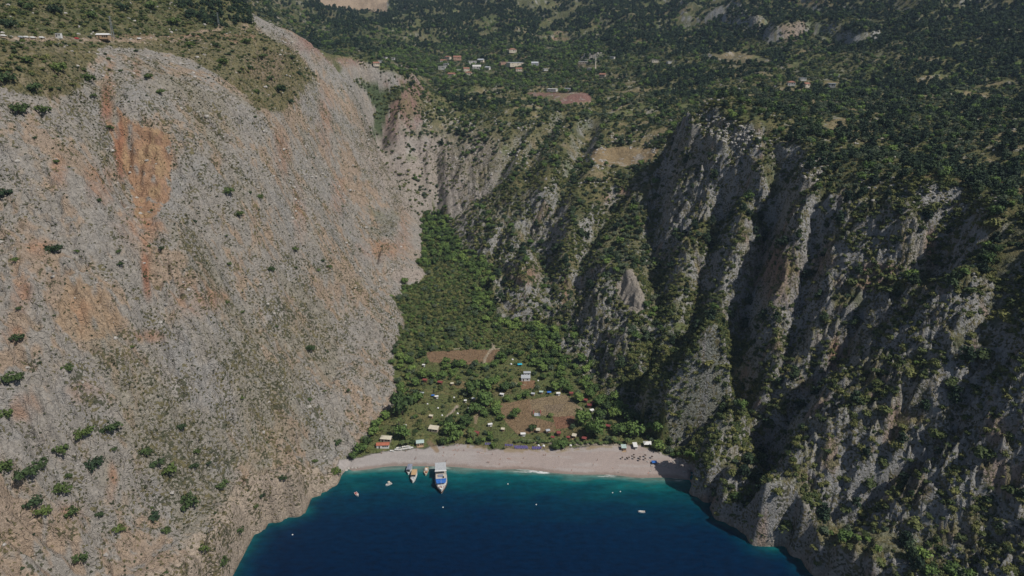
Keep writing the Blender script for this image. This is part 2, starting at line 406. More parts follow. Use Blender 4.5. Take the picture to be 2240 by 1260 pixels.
# ------------------------------------------------------------------ what covers the land (colours of the things themselves)
PU, PV = project(VX, VY, VZ)
nr, na = VX.shape
ANG = (VZ - CAM_H) / RR
MAXA = np.maximum.accumulate(ANG, axis=0)
gz_r = np.gradient(VZ, axis=0) / np.gradient(RR, axis=0)
gz_a = np.gradient(VZ, axis=1) / (RR * np.gradient(TH, axis=1))
SLOPE = np.hypot(gz_r, gz_a)
smooth_slope = samp(np.hypot(np.gradient(LAND, GS, axis=1), np.gradient(LAND, GS, axis=0)), VX, VY)
vfar = RR > 1080
nA = fbm(VX, VY, 46, 4, 301); nB = fbm(VX, VY, 17, 4, 305); nC = fbm(VX, VY, 6, 3, 309); nD = fbm(VX, VY, 90, 3, 313)
nZ = fbm(VX * 0.6 + VZ * 0.25, VY * 0.6 + VZ * 0.25, 9, 3, 317)
STR0 = fbm(.34 * VX + .94 * VY, (.94 * VX - .34 * VY) * .2, 12, 3, 341)
TINT = np.zeros(VX.shape + (3,), np.float32)
def mixc(w, c):
    w = np.clip(w, 0, 1)[..., None]
    TINT[:] = TINT * (1 - w) + np.array(c, np.float32) * w
# bare rock: pale warm grey on the left, cooler and darker grey on the right
TINT[:] = (0.29, 0.268, 0.238)
mixc(sstep(0.0, 0.14, nB * 0.6 + nC * 0.6) * 0.75 * vL, (0.32, 0.262, 0.20))
mixc(sstep(0.08, 0.22, nA + nC * 0.5 + STR0 * .35) * 0.75 * vL, (0.335, 0.25, 0.18))
mixc(sstep(0.1, 0.22, -nA + nB * 0.6 + nC * .4) * 0.65 * vL, (0.278, 0.272, 0.26))
mixc(sstep(0.12, 0.4, nD - nB * 0.5) * 0.5 * vL, (0.25, 0.225, 0.165))
mixc(vR * 0.9, (0.30, 0.298, 0.29))
mixc(vR * sstep(0.0, 0.3, nA + nC * .3) * 0.6, (0.33, 0.30, 0.25))
mixc(vR * sstep(0.22, 0.4, nB + nZ * 0.5) * 0.5, (0.33, 0.2, 0.13))
# rusty stains where slabs broke away
def blob(u, v, ru, rv, soft=0.5, rot=0.0):
    c, s_ = math.cos(R(rot)), math.sin(R(rot))
    du = PU - u + nB * ru * 0.9; dv = PV - v + nC * rv * 0.5 + nB * rv * .5
    a = (du * c + dv * s_) / ru; b = (-du * s_ + dv * c) / rv
    return (1 - sstep(1 - soft, 1 + soft, np.hypot(a, b))) * (RR < 1250)
def poly(pts, j=6.0):
    return in_poly(PU + nB * j + nC * j * 0.7, PV + nC * j * 0.5 + nA * j * .5, pts) * 1.0
STREAK = sstep(-.25, .2, fbm(0.92 * VX - .38 * VY, (0.38 * VX + .92 * VY) * 1.0, 5, 2, 331) * .0 + fbm(.34 * VX + .94 * VY, (.94 * VX - .34 * VY) * .14, 6, 3, 333))
ORANGE = (0.35, 0.20, 0.125); RUST = (0.30, 0.14, 0.085)
for b in [(270, 330, 14, 70, .5), (205, 400, 20, 48, .5), (232, 400, 14, 45, .5), (322, 540, 11, 85, .6), (305, 500, 40, 45, .7),
          (85, 545, 25, 20, .6), (50, 640, 22, 45, .6), (615, 330, 16, 55, .6), (655, 470, 12, 60, .6), (740, 430, 16, 40, .6), (710, 260, 14, 60, .7),
          (185, 862, 36, 24, .5), (55, 895, 26, 32, .5), (330, 735, 32, 12, .5), (240, 1050, 12, 45, .6), (430, 655, 45, 28, .7), (840, 545, 50, 22, .7), (240, 190, 10, 50, .6),
          (300, 150, 8, 25, .6), (640, 180, 20, 50, .8), (465, 650, 30, 18, .6), (130, 380, 16, 30, .6), (30, 730, 24, 14, .6), (560, 1060, 30, 14, .8), (885, 500, 14, 50, .7), (150, 1120, 24, 20, .8)]:
    mixc(blob(*b) * (0.28 + .55 * STREAK + nC * .5) * vL * (1.15 if b[0] in (320, 312) else .8), ORANGE)
HOLLOW = sstep(-.28, .02, nC * .8 + nB * .5 + STR0 * .5 + .12) * poly([(235, 268), (258, 232), (288, 272), (350, 284), (372, 296), (375, 380), (368, 432), (332, 482), (298, 470), (284, 410), (262, 335)], 13) * vL
mixc(HOLLOW * .9, (0.33, 0.20, 0.12)); mixc(HOLLOW * sstep(0, .3, nB + nC * .4) * .6, (0.36, 0.26, 0.15)); mixc(HOLLOW * (1 - STREAK) * sstep(.0, .3, -nC) * .7, (0.2, 0.12, 0.08))
SLAB = sstep(-.25, .05, nC * .8 + STR0 * .8 + .05) * poly([(150, 590), (215, 600), (258, 650), (272, 705), (228, 738), (160, 748), (120, 700)], 12) * vL
mixc(SLAB * .8, (0.345, 0.25, 0.165)); mixc(SLAB * STREAK * sstep(0, .2, nB) * .6, (0.36, 0.21, 0.125))
for b in [(262, 330, 10, 60, .5), (318, 600, 9, 40, .6), (230, 230, 10, 40, .6)]:
    mixc(blob(*b) * 0.8, RUST)
for b in [(1310, 430, 20, 14, .6), (1365, 415, 16, 12, .6), (1920, 590, 50, 14, .6), (2035, 545, 14, 40, .6), (1905, 620, 50, 12, .6), (1825, 770, 14, 40, .6), (1550, 1092, 22, 9, .5), (1700, 590, 40, 60, .8), (1150, 600, 30, 20, .7), (1235, 640, 8, 40, .6)]:
    mixc(blob(*b) * 0.75, ORANGE if b[0] > 1750 or b[0] < 1400 else (0.31, 0.18, 0.12))
# the crag by the gorge is red-brown
for b in [(905, 205, 50, 45, .5), (875, 250, 40, 40, .5), (855, 280, 20, 30, .5), (1000, 205, 50, 16, .6), (1150, 240, 50, 16, .6), (760, 118, 50, 22, .6), (700, 90, 60, 22, .6)]:
    mixc(blob(*b) * 0.9, (0.25, 0.155, 0.125))
# pale wave-washed rock above the water line
dCo = samp(dC, VX, VY)
mixc((1 - sstep(7, 13, dCo + nC * 7 + nB * 6)) * (~vin) * vL * (VY < 430) * .95, (0.38, 0.315, 0.25))
mixc((1 - sstep(1.5, 5, VZ + nC * 4)) * (~vin) * vR * (VY < 430) * .7, (0.34, 0.29, 0.24))
mixc((1 - sstep(0.2, 1.0, VZ + nC)) * (~vin) * (VY < 430) * .7, (0.14, 0.115, 0.08))
# soil and low growth wherever it is not steep
GRASS = (0.095, 0.105, 0.045); OCHRE = (0.25, 0.19, 0.10); DARKG = (0.045, 0.062, 0.028)
gentle = (1 - sstep(0.62, 1.15, smooth_slope + nB * 0.5)) * (~vin)
gentle = np.where(vfar, 1 - sstep(0.7, 1.2, SLOPE + nB * .4), gentle)
upland = gentle * sstep(60, 110, VZ) * np.where((side(VX, VY) < 0) & (RR < 1080) & (PU < 700), 0.0, 1.0)
mixc(upland * (1 - vL * 0.0), (0.105, 0.115, 0.05))
mixc(upland * sstep(0.0, 0.25, nB + nA * .5) * 0.55, OCHRE)
mixc(upland * sstep(0.0, 0.25, -nA + nC * .5) * 0.7, GRASS)
rightveg = vR * (~vin) * sstep(-0.10, 0.20, nB + nA * 0.5 - (SLOPE - 1.3) * 0.35 + 0.05)
mixc(rightveg * 0.75 * (1 - .5 * sstep(800, 880, VY) * (VZ < 150)), (0.13, 0.13, 0.055))
mixc(rightveg * sstep(0.05, 0.3, nC + nB * .3) * 0.7, (0.2, 0.175, 0.085))
SPUR = blob(1520, 845, 128, 165, .3) * vR * (RR < 560)
mixc(SPUR * sstep(-.25, .0, nC + nB * .5) * .8 * (1 - .6 * sstep(1.6, 2.6, SLOPE)), (0.11, 0.14, 0.05))
TL = poly([(-400, 190), (0, 190), (100, 215), (165, 205), (190, 150), (225, 100), (330, 108), (430, 133), (500, 178), (560, 240), (620, 245), (690, 170), (640, 105), (560, 70), (500, -300), (-400, -300)], 14) * vL
mixc(TL * 0.85, (0.155, 0.14, 0.062))
mixc(TL * sstep(0.05, 0.3, nC + nB * .4) * 0.6, (0.24, 0.2, 0.14))
mixc(TL * (1 - sstep(60, 100, PV)) * sstep(-0.2, 0.1, nB) * 0.7, (0.075, 0.1, 0.035))
for uu, vv, ww in [(850, 330, 70), (900, 400, 90), (1000, 380, 80), (930, 340, 60), (1060, 330, 40)]:
    mixc(blob(uu, vv, ww, ww, .6) * .6 * (VZ < 175) * (VY > 850), (0.33, 0.285, 0.25))
# red crag ground and screes
mixc(poly([(560, 120), (640, 110), (600, 190), (520, 160)], 20) * 0.5 * TL, (0.25, 0.18, 0.135))
for p, c, w in [
    ([(1290, 345), (1300, 325), (1360, 320), (1440, 325), (1425, 352), (1380, 366), (1310, 362)], (0.27, 0.2, 0.115), .9),
    ([(1330, 290), (1420, 275), (1480, 290), (1440, 325), (1330, 320)], (0.2, 0.17, 0.09), .7),
    ([(1530, 130), (1600, 112), (1690, 128), (1690, 140), (1600, 138)], (0.28, 0.22, 0.13), .9),
    ([(1500, 100), (1560, 95), (1600, 110), (1540, 115)], (0.26, 0.2, 0.12), .8),
    ([(1150, 202), (1290, 204), (1295, 225), (1240, 228), (1180, 218)], (0.235, 0.13, 0.11), .95),
    ([(1230, 192), (1270, 190), (1275, 203), (1240, 204)], (0.26, 0.15, 0.11), .9),
    ([(1140, 86), (1180, 92), (1180, 97), (1140, 90)], (0.38, 0.25, 0.16), .9),
    ([(1205, 80), (1320, 96), (1320, 101), (1205, 86)], (0.36, 0.24, 0.16), .9),
    ([(1350, 73), (1430, 75), (1430, 82), (1350, 80)], (0.33, 0.23, 0.15), .9),
    ([(1210, 68), (1240, 68), (1240, 76), (1212, 76)], (0.36, 0.26, 0.17), .9),
    ([(1430, 22), (1510, 14), (1520, 22), (1440, 36)], (0.27, 0.21, 0.12), .8),
    ([(1700, 0), (1850, 0), (1840, 10), (1700, 8)], (0.3, 0.23, 0.12), .8),
    ([(700, -20), (850, -20), (845, 28), (760, 22), (700, 14)], (0.34, 0.26, 0.19), .9),
    ([(980, 38), (1010, 32), (990, 42)], (0.33, 0.25, 0.18), .9),
    ([(2080, 385), (2240, 405), (2240, 425), (2100, 400)], (0.22, 0.16, 0.09), .8),
    ([(1990, 355), (2060, 375), (2050, 390), (1960, 380)], (0.22, 0.16, 0.09), .7),
    ([(1940, 1050), (2010, 1010), (2040, 1080), (1990, 1110)], (0.2, 0.15, 0.08), .6),
    ([(1275, 112), (1310, 110), (1312, 130), (1270, 138)], (0.30, 0.28, 0.25), .8),
    ([(1700, 60), (1760, 40), (1760, 90), (1720, 95)], (0.27, 0.21, 0.16), .8),
    ([(840, 590), (900, 585), (938, 600), (930, 612), (870, 620)], (0.34, 0.29, 0.25), .8),
    ([(560, 745), (600, 775), (615, 800), (580, 785)], (0.36, 0.28, 0.21), .8),
    ([(1365, 590), (1385, 588), (1410, 650), (1405, 690), (1380, 680), (1350, 640)], (0.3, 0.265, 0.225), .9)]:
    mixc(poly(p, 5) * w, c)
UP_BARE = sum(poly(p, 5) for p in [[(1290, 345), (1300, 325), (1360, 320), (1440, 325), (1425, 352), (1380, 366), (1310, 362)], [(1150, 202), (1290, 204), (1295, 225), (1240, 228), (1180, 218)],
               [(1530, 130), (1600, 112), (1690, 128), (1690, 140), (1600, 138)], [(690, -30), (860, -30), (850, 28), (760, 20), (700, 12)], [(1365, 590), (1385, 588), (1410, 650), (1405, 690), (1380, 680), (1350, 640)]])
NOTCH = poly([(770, 175), (850, 195), (900, 180), (850, 240), (832, 300), (812, 300), (822, 240), (800, 200)], 6) * (RR < 1350)
mixc(NOTCH * .85, (0.06, 0.1, 0.035))
# the valley floor
vi = vin * 1.0
mixc(vi, (0.115, 0.135, 0.05))
mixc(vi * sstep(0.0, 0.3, nB + nC * .4) * .8, (0.18, 0.16, 0.07))
mixc(vi * sstep(0.0, 0.25, -nA + nB * .6) * sstep(480, 560, VY) * .7, (0.06, 0.115, 0.03))
FIELDS = [
    ([(930, 770), (1030, 764), (1100, 765), (1075, 792), (1010, 797), (940, 792)], (0.22, 0.14, 0.088), .9),
    ([(1160, 905), (1158, 876), (1195, 868), (1238, 863), (1262, 885), (1288, 904), (1255, 910), (1210, 912)], (0.245, 0.185, 0.115), .95),
    ([(1190, 885), (1235, 883), (1230, 900), (1195, 900)], (0.2, 0.155, 0.11), .6),
    ([(1208, 912), (1262, 909), (1250, 935), (1216, 940)], (0.215, 0.115, 0.075), .95),
    ([(1092, 884), (1160, 872), (1165, 912), (1212, 925), (1215, 945), (1130, 950), (1100, 915)], (0.235, 0.155, 0.095), .85),
    ([(1138, 832), (1170, 832), (1168, 850), (1140, 852)], (0.25, 0.14, 0.085), .85),
    ([(985, 842), (1010, 832), (1035, 840), (1030, 850), (1000, 850)], (0.24, 0.16, 0.09), .6),
    ([(1060, 845), (1120, 842), (1120, 862), (1070, 868)], (0.15, 0.125, 0.065), .7),
    ([(1230, 940), (1290, 935), (1290, 965), (1235, 965)], (0.13, 0.11, 0.05), .7)]
BARE = np.zeros_like(VX)
for p, c, w in FIELDS:
    k = poly(p, 3); BARE = np.maximum(BARE, k * (w > .8)); mixc(k * w * vi, c)
# beach: grey shingle in the north, pinkish gravel in the south
sandline = np.interp(PU, [740, 790, 850, 960, 1030, 1060, 1180, 1300, 1400, 1480, 1540], [1004, 998, 985, 974, 972, 980, 983, 974, 975, 1002, 1030])
SAND = vi * sstep(-1.5, 2.5, PV - sandline + nC * 5 + nB * 5)
mixc(SAND, (0.285, 0.262, 0.25))
mixc(SAND * sstep(900, 1150, PU + nB * 90) * .9, (0.295, 0.245, 0.222))
mixc(SAND * sstep(0.05, 0.25, fbm(VX * 0.25, VY * 1.6 + VX * .05, 9, 3, 401)) * .5, (0.33, 0.305, 0.29))
mixc(SAND * (1 - sstep(0.35, 0.9, VZ + nC * .4)) * .75, (0.19, 0.145, 0.12))
stripg = vi * (1 - sstep(2, 6, np.abs(PV - sandline - 2 + nB * 8) - 3)) * (PU > 1020) * (PU < 1340)
mixc(stripg * sstep(-0.1, 0.1, nB + nC) * .7, (0.22, 0.17, 0.09))
BARE = np.maximum(BARE, SAND)
# terraces, clearings and pale bare ledges on the plateau
terr = (RR > 650) & (VZ > 120) & ~vin & (PU > 850)
zz = VZ + nB * 5
mixc(terr * (np.abs((zz / 7.0) % 1.0 - .5) < .07) * sstep(.0, .15, nA + nC * .2) * (1 - sstep(.45, .7, SLOPE)) * .7, (0.36, 0.33, 0.27))
mixc(terr * sstep(.22, .32, fbm(VX, VY * 1.6, 60, 3, 351)) * (1 - sstep(.5, .8, SLOPE)) * .75, (0.27, 0.215, 0.125))
mixc(terr * sstep(.2, .3, fbm(VX, VY, 85, 3, 357)) * .6, (0.11, 0.15, 0.05))
mixc(terr * sstep(.3, .36, fbm(VX, VY * 2, 20, 3, 353)) * .6, (0.38, 0.36, 0.33))
CLEAR = terr * sstep(.2, .3, fbm(VX, VY * 1.6, 60, 3, 351))
# roads and footpaths, beaten into the ground
PATHS = [([(0, 79), (110, 84), (225, 88), (330, 83), (415, 76), (470, 66), (540, 52)], 3.2, (0.36, 0.27, 0.2)),
         ([(1059, 799), (1062, 782), (1072, 768), (1080, 760), (1076, 752)], 1.3, (0.36, 0.3, 0.22)),
         ([(1072, 764), (1100, 762)], 0.9, (0.36, 0.3, 0.22)), ([(990, 764), (1012, 761)], 0.8, (0.36, 0.3, 0.22)),
         ([(978, 912), (990, 900), (1000, 888)], 1.3, (0.36, 0.3, 0.24)), ([(1040, 925), (1042, 912), (1050, 900), (1052, 892)], 1.6, (0.3, 0.22, 0.15)),
         ([(1130, 964), (1220, 969), (1300, 972), (1352, 974)], 1.5, (0.36, 0.31, 0.26)),
         ([(1270, 892), (1290, 907), (1300, 922), (1306, 935)], 0.9, (0.34, 0.3, 0.22)),
         ([(1148, 842), (1128, 838), (1118, 843)], 1.0, (0.32, 0.27, 0.18)),
         ([(940, 966), (948, 978), (958, 986)], 2.0, (0.22, 0.16, 0.1))]
for px, w, c in PATHS:
    h = hits(px, LAND)
    d, _ = seg_dist(VX, VY, [(p[0], p[1], 0) for p in h])
    k = (1 - sstep(w * .6, w * 1.3, d + nC * w)); mixc(k * .9, c); BARE = np.maximum(BARE, 1 - sstep(w * 1.4, w * 1.8, d))
# road cutting: pale rubble below, red bank above
mixc((np.abs(PV - 82 - nB * 10) < 9) * (PU > 260) * (PU < 560) * (RR < 1000) * sstep(-0.2, .2, nC + nB) * .6, (0.34, 0.2, 0.14))
mixc((np.abs(PV - 88 - nB * 6) < 7) * (PU < 450) * (RR < 1000) * sstep(0.0, .3, nC + nB * .5) * .7, (0.4, 0.34, 0.27))
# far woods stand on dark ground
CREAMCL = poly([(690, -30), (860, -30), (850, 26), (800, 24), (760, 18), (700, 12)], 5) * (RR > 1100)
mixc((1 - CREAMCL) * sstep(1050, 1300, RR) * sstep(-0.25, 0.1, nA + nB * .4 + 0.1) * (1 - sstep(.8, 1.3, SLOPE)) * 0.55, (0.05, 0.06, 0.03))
# bare cliffs are speckled with tufts, the right side most
TUFT = np.clip(0.52 + nD * 0.4 + nB * .4, 0.25, 0.95) * vL + vR * 0.62
TUFT = np.where(vin, 0.5, TUFT) * (1 - BARE) * (1 - 0.75 * np.clip(UP_BARE, 0, 1))
TUFT *= (1 - 0.75 * np.maximum.reduce([HOLLOW, SLAB * .9, blob(80, 880, 50, 50, .4)]))
TUFT = np.maximum(TUFT, TL * 0.7)
TUFT = TUFT * sstep(1.0, 6.0, VZ)
TUFT *= 1 - .7 * np.clip(terr * 1.0, 0, 1) * (RR > 1000)
ATTR = {"tuft": TUFT.astype(np.float32), "bare": BARE.astype(np.float32), "sandy": SAND.astype(np.float32)}

# ------------------------------------------------------------------ land material: the cover colours broken up by real grain, cracks and tufts
def node(nt, typ, **kw):
    n = nt.nodes.new(typ)
    for k, v in kw.items(): setattr(n, k, v)
    return n
def land_material():
    m = bpy.data.materials.new("land"); m.use_nodes = True; nt = m.node_tree; L = nt.links.new
    bs = nt.nodes["Principled BSDF"]; bs.inputs["Roughness"].default_value = 0.95; bs.inputs["Specular IOR Level"].default_value = 0.15
    geo = node(nt, "ShaderNodeNewGeometry"); pos = geo.outputs["Position"]
    tint = node(nt, "ShaderNodeAttribute", attribute_name="tint").outputs["Color"]
    tuft = node(nt, "ShaderNodeAttribute", attribute_name="tuft").outputs["Fac"]
    sandy = node(nt, "ShaderNodeAttribute", attribute_name="sandy").outputs["Fac"]
    def noise(sc, det=3, rough=0.6):
        n = node(nt, "ShaderNodeTexNoise"); n.inputs["Scale"].default_value = sc; n.inputs["Detail"].default_value = det; n.inputs["Roughness"].default_value = rough
        L(pos, n.inputs["Vector"]); return n.outputs["Fac"]
    def mth(op, a, b=None, c=None, clamp=False):
        n = node(nt, "ShaderNodeMath", operation=op, use_clamp=clamp)
        for i, x in enumerate((a, b, c)):
            if x is None: continue
            if isinstance(x, (int, float)): n.inputs[i].default_value = x
            else: L(x, n.inputs[i])
        return n.outputs[0]
    def rng(x, a, b, c, d):
        n = node(nt, "ShaderNodeMapRange"); n.inputs[1].default_value = a; n.inputs[2].default_value = b; n.inputs[3].default_value = c; n.inputs[4].default_value = d
        L(x, n.inputs[0]); return n.outputs[0]
    def mix(f, a, b, bt='MIX'):
        n = node(nt, "ShaderNodeMix", data_type='RGBA', blend_type=bt)
        if isinstance(f, (int, float)): n.inputs[0].default_value = f
        else: L(f, n.inputs[0])
        for x, s in ((a, n.inputs[6]), (b, n.inputs[7])):
            if isinstance(x, tuple): s.default_value = x + (1,)
            else: L(x, s)
        return n.outputs[2]
    n1 = noise(0.75, 5, 0.72); n2 = noise(0.28, 3, 0.6); n3 = noise(2.3, 2, 0.5)
    g = mth('ADD', rng(n1, 0.3, 0.7, 0.66, 1.3), mth('MULTIPLY', mth('SUBTRACT', n2, 0.5), 0.7))
    keep = mth('SUBTRACT', 1.0, mth('MULTIPLY', sandy, 0.72))
    g = mth('ADD', mth('MULTIPLY', mth('SUBTRACT', g, 1.0), keep), 1.0)
    gc = node(nt, "ShaderNodeCombineXYZ")
    for i in range(3): L(g, gc.inputs[i])
    col = mix(1.0, tint, gc.outputs[0], 'MULTIPLY')
    # tufts: low dry cushions and grasses in the cracks
    th1 = mth('ADD', mth('MULTIPLY', noise(0.62, 2, 0.5), 0.75), mth('MULTIPLY', noise(0.11, 2, .5), 0.35))
    lim = rng(tuft, 0.0, 1.0, 0.75, 0.47)
    f1 = rng(mth('SUBTRACT', th1, lim), 0.0, 0.035, 0.0, 0.85)
    hue = rng(noise(0.23, 2, 0.5), 0.42, 0.6, 0.0, 1.0)
    tc = mix(hue, (0.055, 0.062, 0.03), (0.15, 0.13, 0.055))
    f1 = mth('MULTIPLY', f1, rng(tuft, 0.0, 0.06, 0.0, 1.0))
    col = mix(f1, col, tc)
    L(col, bs.inputs["Base Color"])
    vor = node(nt, "ShaderNodeTexVoronoi", feature='DISTANCE_TO_EDGE'); vor.inputs["Scale"].default_value = 0.17; wrp = node(nt, "ShaderNodeVectorMath", operation='MULTIPLY_ADD'); nzc = node(nt, "ShaderNodeTexNoise"); nzc.inputs["Scale"].default_value = .2; L(pos, nzc.inputs["Vector"]); L(nzc.outputs["Color"], wrp.inputs[0]); wrp.inputs[1].default_value = (9, 9, 9); L(pos, wrp.inputs[2]); sq = node(nt, "ShaderNodeMapping"); sq.inputs["Scale"].default_value = (1, 1, .55); L(wrp.outputs[0], sq.inputs["Vector"]); L(sq.outputs[0], vor.inputs["Vector"])
    crack = rng(vor.outputs["Distance"], 0.0, 0.07, 0.0, 1.0)
    h = mth('ADD', mth('MULTIPLY', n1, 1.5), mth('MULTIPLY', crack, 0.5)); h = mth('ADD', h, mth('MULTIPLY', n3, 0.45)); h = mth('ADD', h, mth('MULTIPLY', f1, 0.35))
    h = mth('MULTIPLY', h, mth('SUBTRACT', 1.0, mth('MULTIPLY', sandy, 0.9)))
    bp = node(nt, "ShaderNodeBump"); bp.inputs["Strength"].default_value = 0.9; bp.inputs["Distance"].default_value = 1.3
    L(h, bp.inputs["Height"]); L(bp.outputs[0], bs.inputs["Normal"])
    return m
LANDMAT = land_material()
def grid_mesh(name, faces_mask, mat, label=None):
    q = np.argwhere(faces_mask); i = q[:, 0]; j = q[:, 1]
    f = np.stack([i * na + j, i * na + j + 1, (i + 1) * na + j + 1, (i + 1) * na + j], 1)
    used = np.unique(f); remap = np.full(nr * na, -1); remap[used] = np.arange(len(used))
    me = bpy.data.meshes.new(name)
    co = np.stack([VX.ravel()[used], VY.ravel()[used], VZ.ravel()[used]], 1).astype(np.float32)
    me.vertices.add(len(used)); me.vertices.foreach_set("co", co.ravel())
    fl = remap[f][:, ::-1].astype(np.int32)
    me.loops.add(fl.size); me.loops.foreach_set("vertex_index", fl.ravel())
    me.polygons.add(len(fl)); me.polygons.foreach_set("loop_start", np.arange(0, fl.size, 4, dtype=np.int32))
    me.polygons.foreach_set("use_smooth", np.full(len(fl), True))
    for an, arr in ATTR.items():
        a = me.attributes.new(an, 'FLOAT', 'POINT'); a.data.foreach_set("value", arr.ravel()[used].astype(np.float32))
    a = me.attributes.new("tint", 'FLOAT_VECTOR', 'POINT'); a.data.foreach_set("vector", TINT.reshape(-1, 3)[used].ravel())
    me.update(calc_edges=True)
    me.materials.append(mat)
    o = bpy.data.objects.new(name, me); COL.objects.link(o); o["kind"] = "structure"
    if label: o["label"] = label
    return o
fc = lambda A: (A[:-1, :-1] + A[1:, :-1] + A[:-1, 1:] + A[1:, 1:]) / 4.0
fin = fc(vin * 1.0) > 0.5; fsand = fin & (fc(SAND) > 0.5); ffar = (fc(RR * 1.0) > 1060) & ~fin
fsteepL = (fc(np.where(side(VX, VY) < 0, 1.0, 0.0)) > 0.5) & ~fin & ~ffar; fR = ~fin & ~ffar & ~fsteepL
rimR = fc(samp(STEEP, VX, VY)) > 0.35
drop = (fc(VZ) < -22)
grid_mesh("beach", fsand, LANDMAT, "grey and pinkish shingle beach curving round the head of the bay")
grid_mesh("valley_floor", fin & ~fsand, LANDMAT, "flat green valley floor with small fields between the cliffs")
grid_mesh("cliff", fsteepL & ~drop, LANDMAT, "pale grey and rusty limestone cliff on the left of the bay")
grid_mesh("cliff", fR & rimR & ~drop, LANDMAT, "dark fluted limestone cliffs on the right of the valley")
grid_mesh("plateau", fR & ~rimR & ~drop, LANDMAT, "wooded shelf of ground above the right cliffs")
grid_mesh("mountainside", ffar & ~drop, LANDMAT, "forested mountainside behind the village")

# ------------------------------------------------------------------ the sea: clear over the shingle, deep blue further out
sx = np.unique(np.concatenate([np.linspace(-3500, -320, 8), np.arange(-320, 321, 2.5), np.linspace(320, 3500, 8)]))
sy = np.unique(np.concatenate([np.linspace(-3500, 100, 10), np.arange(100, 460, 2.5)]))
SXX, SYY = np.meshgrid(sx, sy)
dep = -np.where((SXX > GX0 + 20) & (SXX < GX1 - 20) & (SYY > GY0 + 20), samp(LAND, SXX, SYY), -60.0)
dsh, _ = seg_dist(SXX, SYY, [(p[0], p[1], 0) for p in COAST])
dsh = np.where(in_poly(SXX, SYY, COAST) , dsh, 0)
bch, _ = seg_dist(SXX, SYY, [at_z(u, v, 0)[:2] + (0,) for u, v in ((775, 1028), (830, 1024), (1000, 1023), (1100, 1028), (1300, 1039), (1490, 1050))])
dsh = np.minimum(bch, np.minimum(dsh * 3.2 + 7, 400))
me = bpy.data.meshes.new("sea")
nx, ny = len(sx), len(sy)
vv = np.stack([SXX.ravel(), SYY.ravel(), np.zeros(nx * ny)], 1)
ii, jj = np.meshgrid(np.arange(ny - 1), np.arange(nx - 1), indexing='ij'); ii = ii.ravel(); jj = jj.ravel()
keepq = (dep[ii, jj] > -2.5) | (SYY[ii, jj] < 150)
ii = ii[keepq]; jj = jj[keepq]
me.from_pydata(vv.tolist(), [], np.stack([ii * nx + jj, ii * nx + jj + 1, (ii + 1) * nx + jj + 1, (ii + 1) * nx + jj], 1).tolist())
for nm, ar in (("depth", dep), ("shore", dsh)):
    a = me.attributes.new(nm, 'FLOAT', 'POINT'); a.data.foreach_set("value", ar.ravel().astype(np.float32))
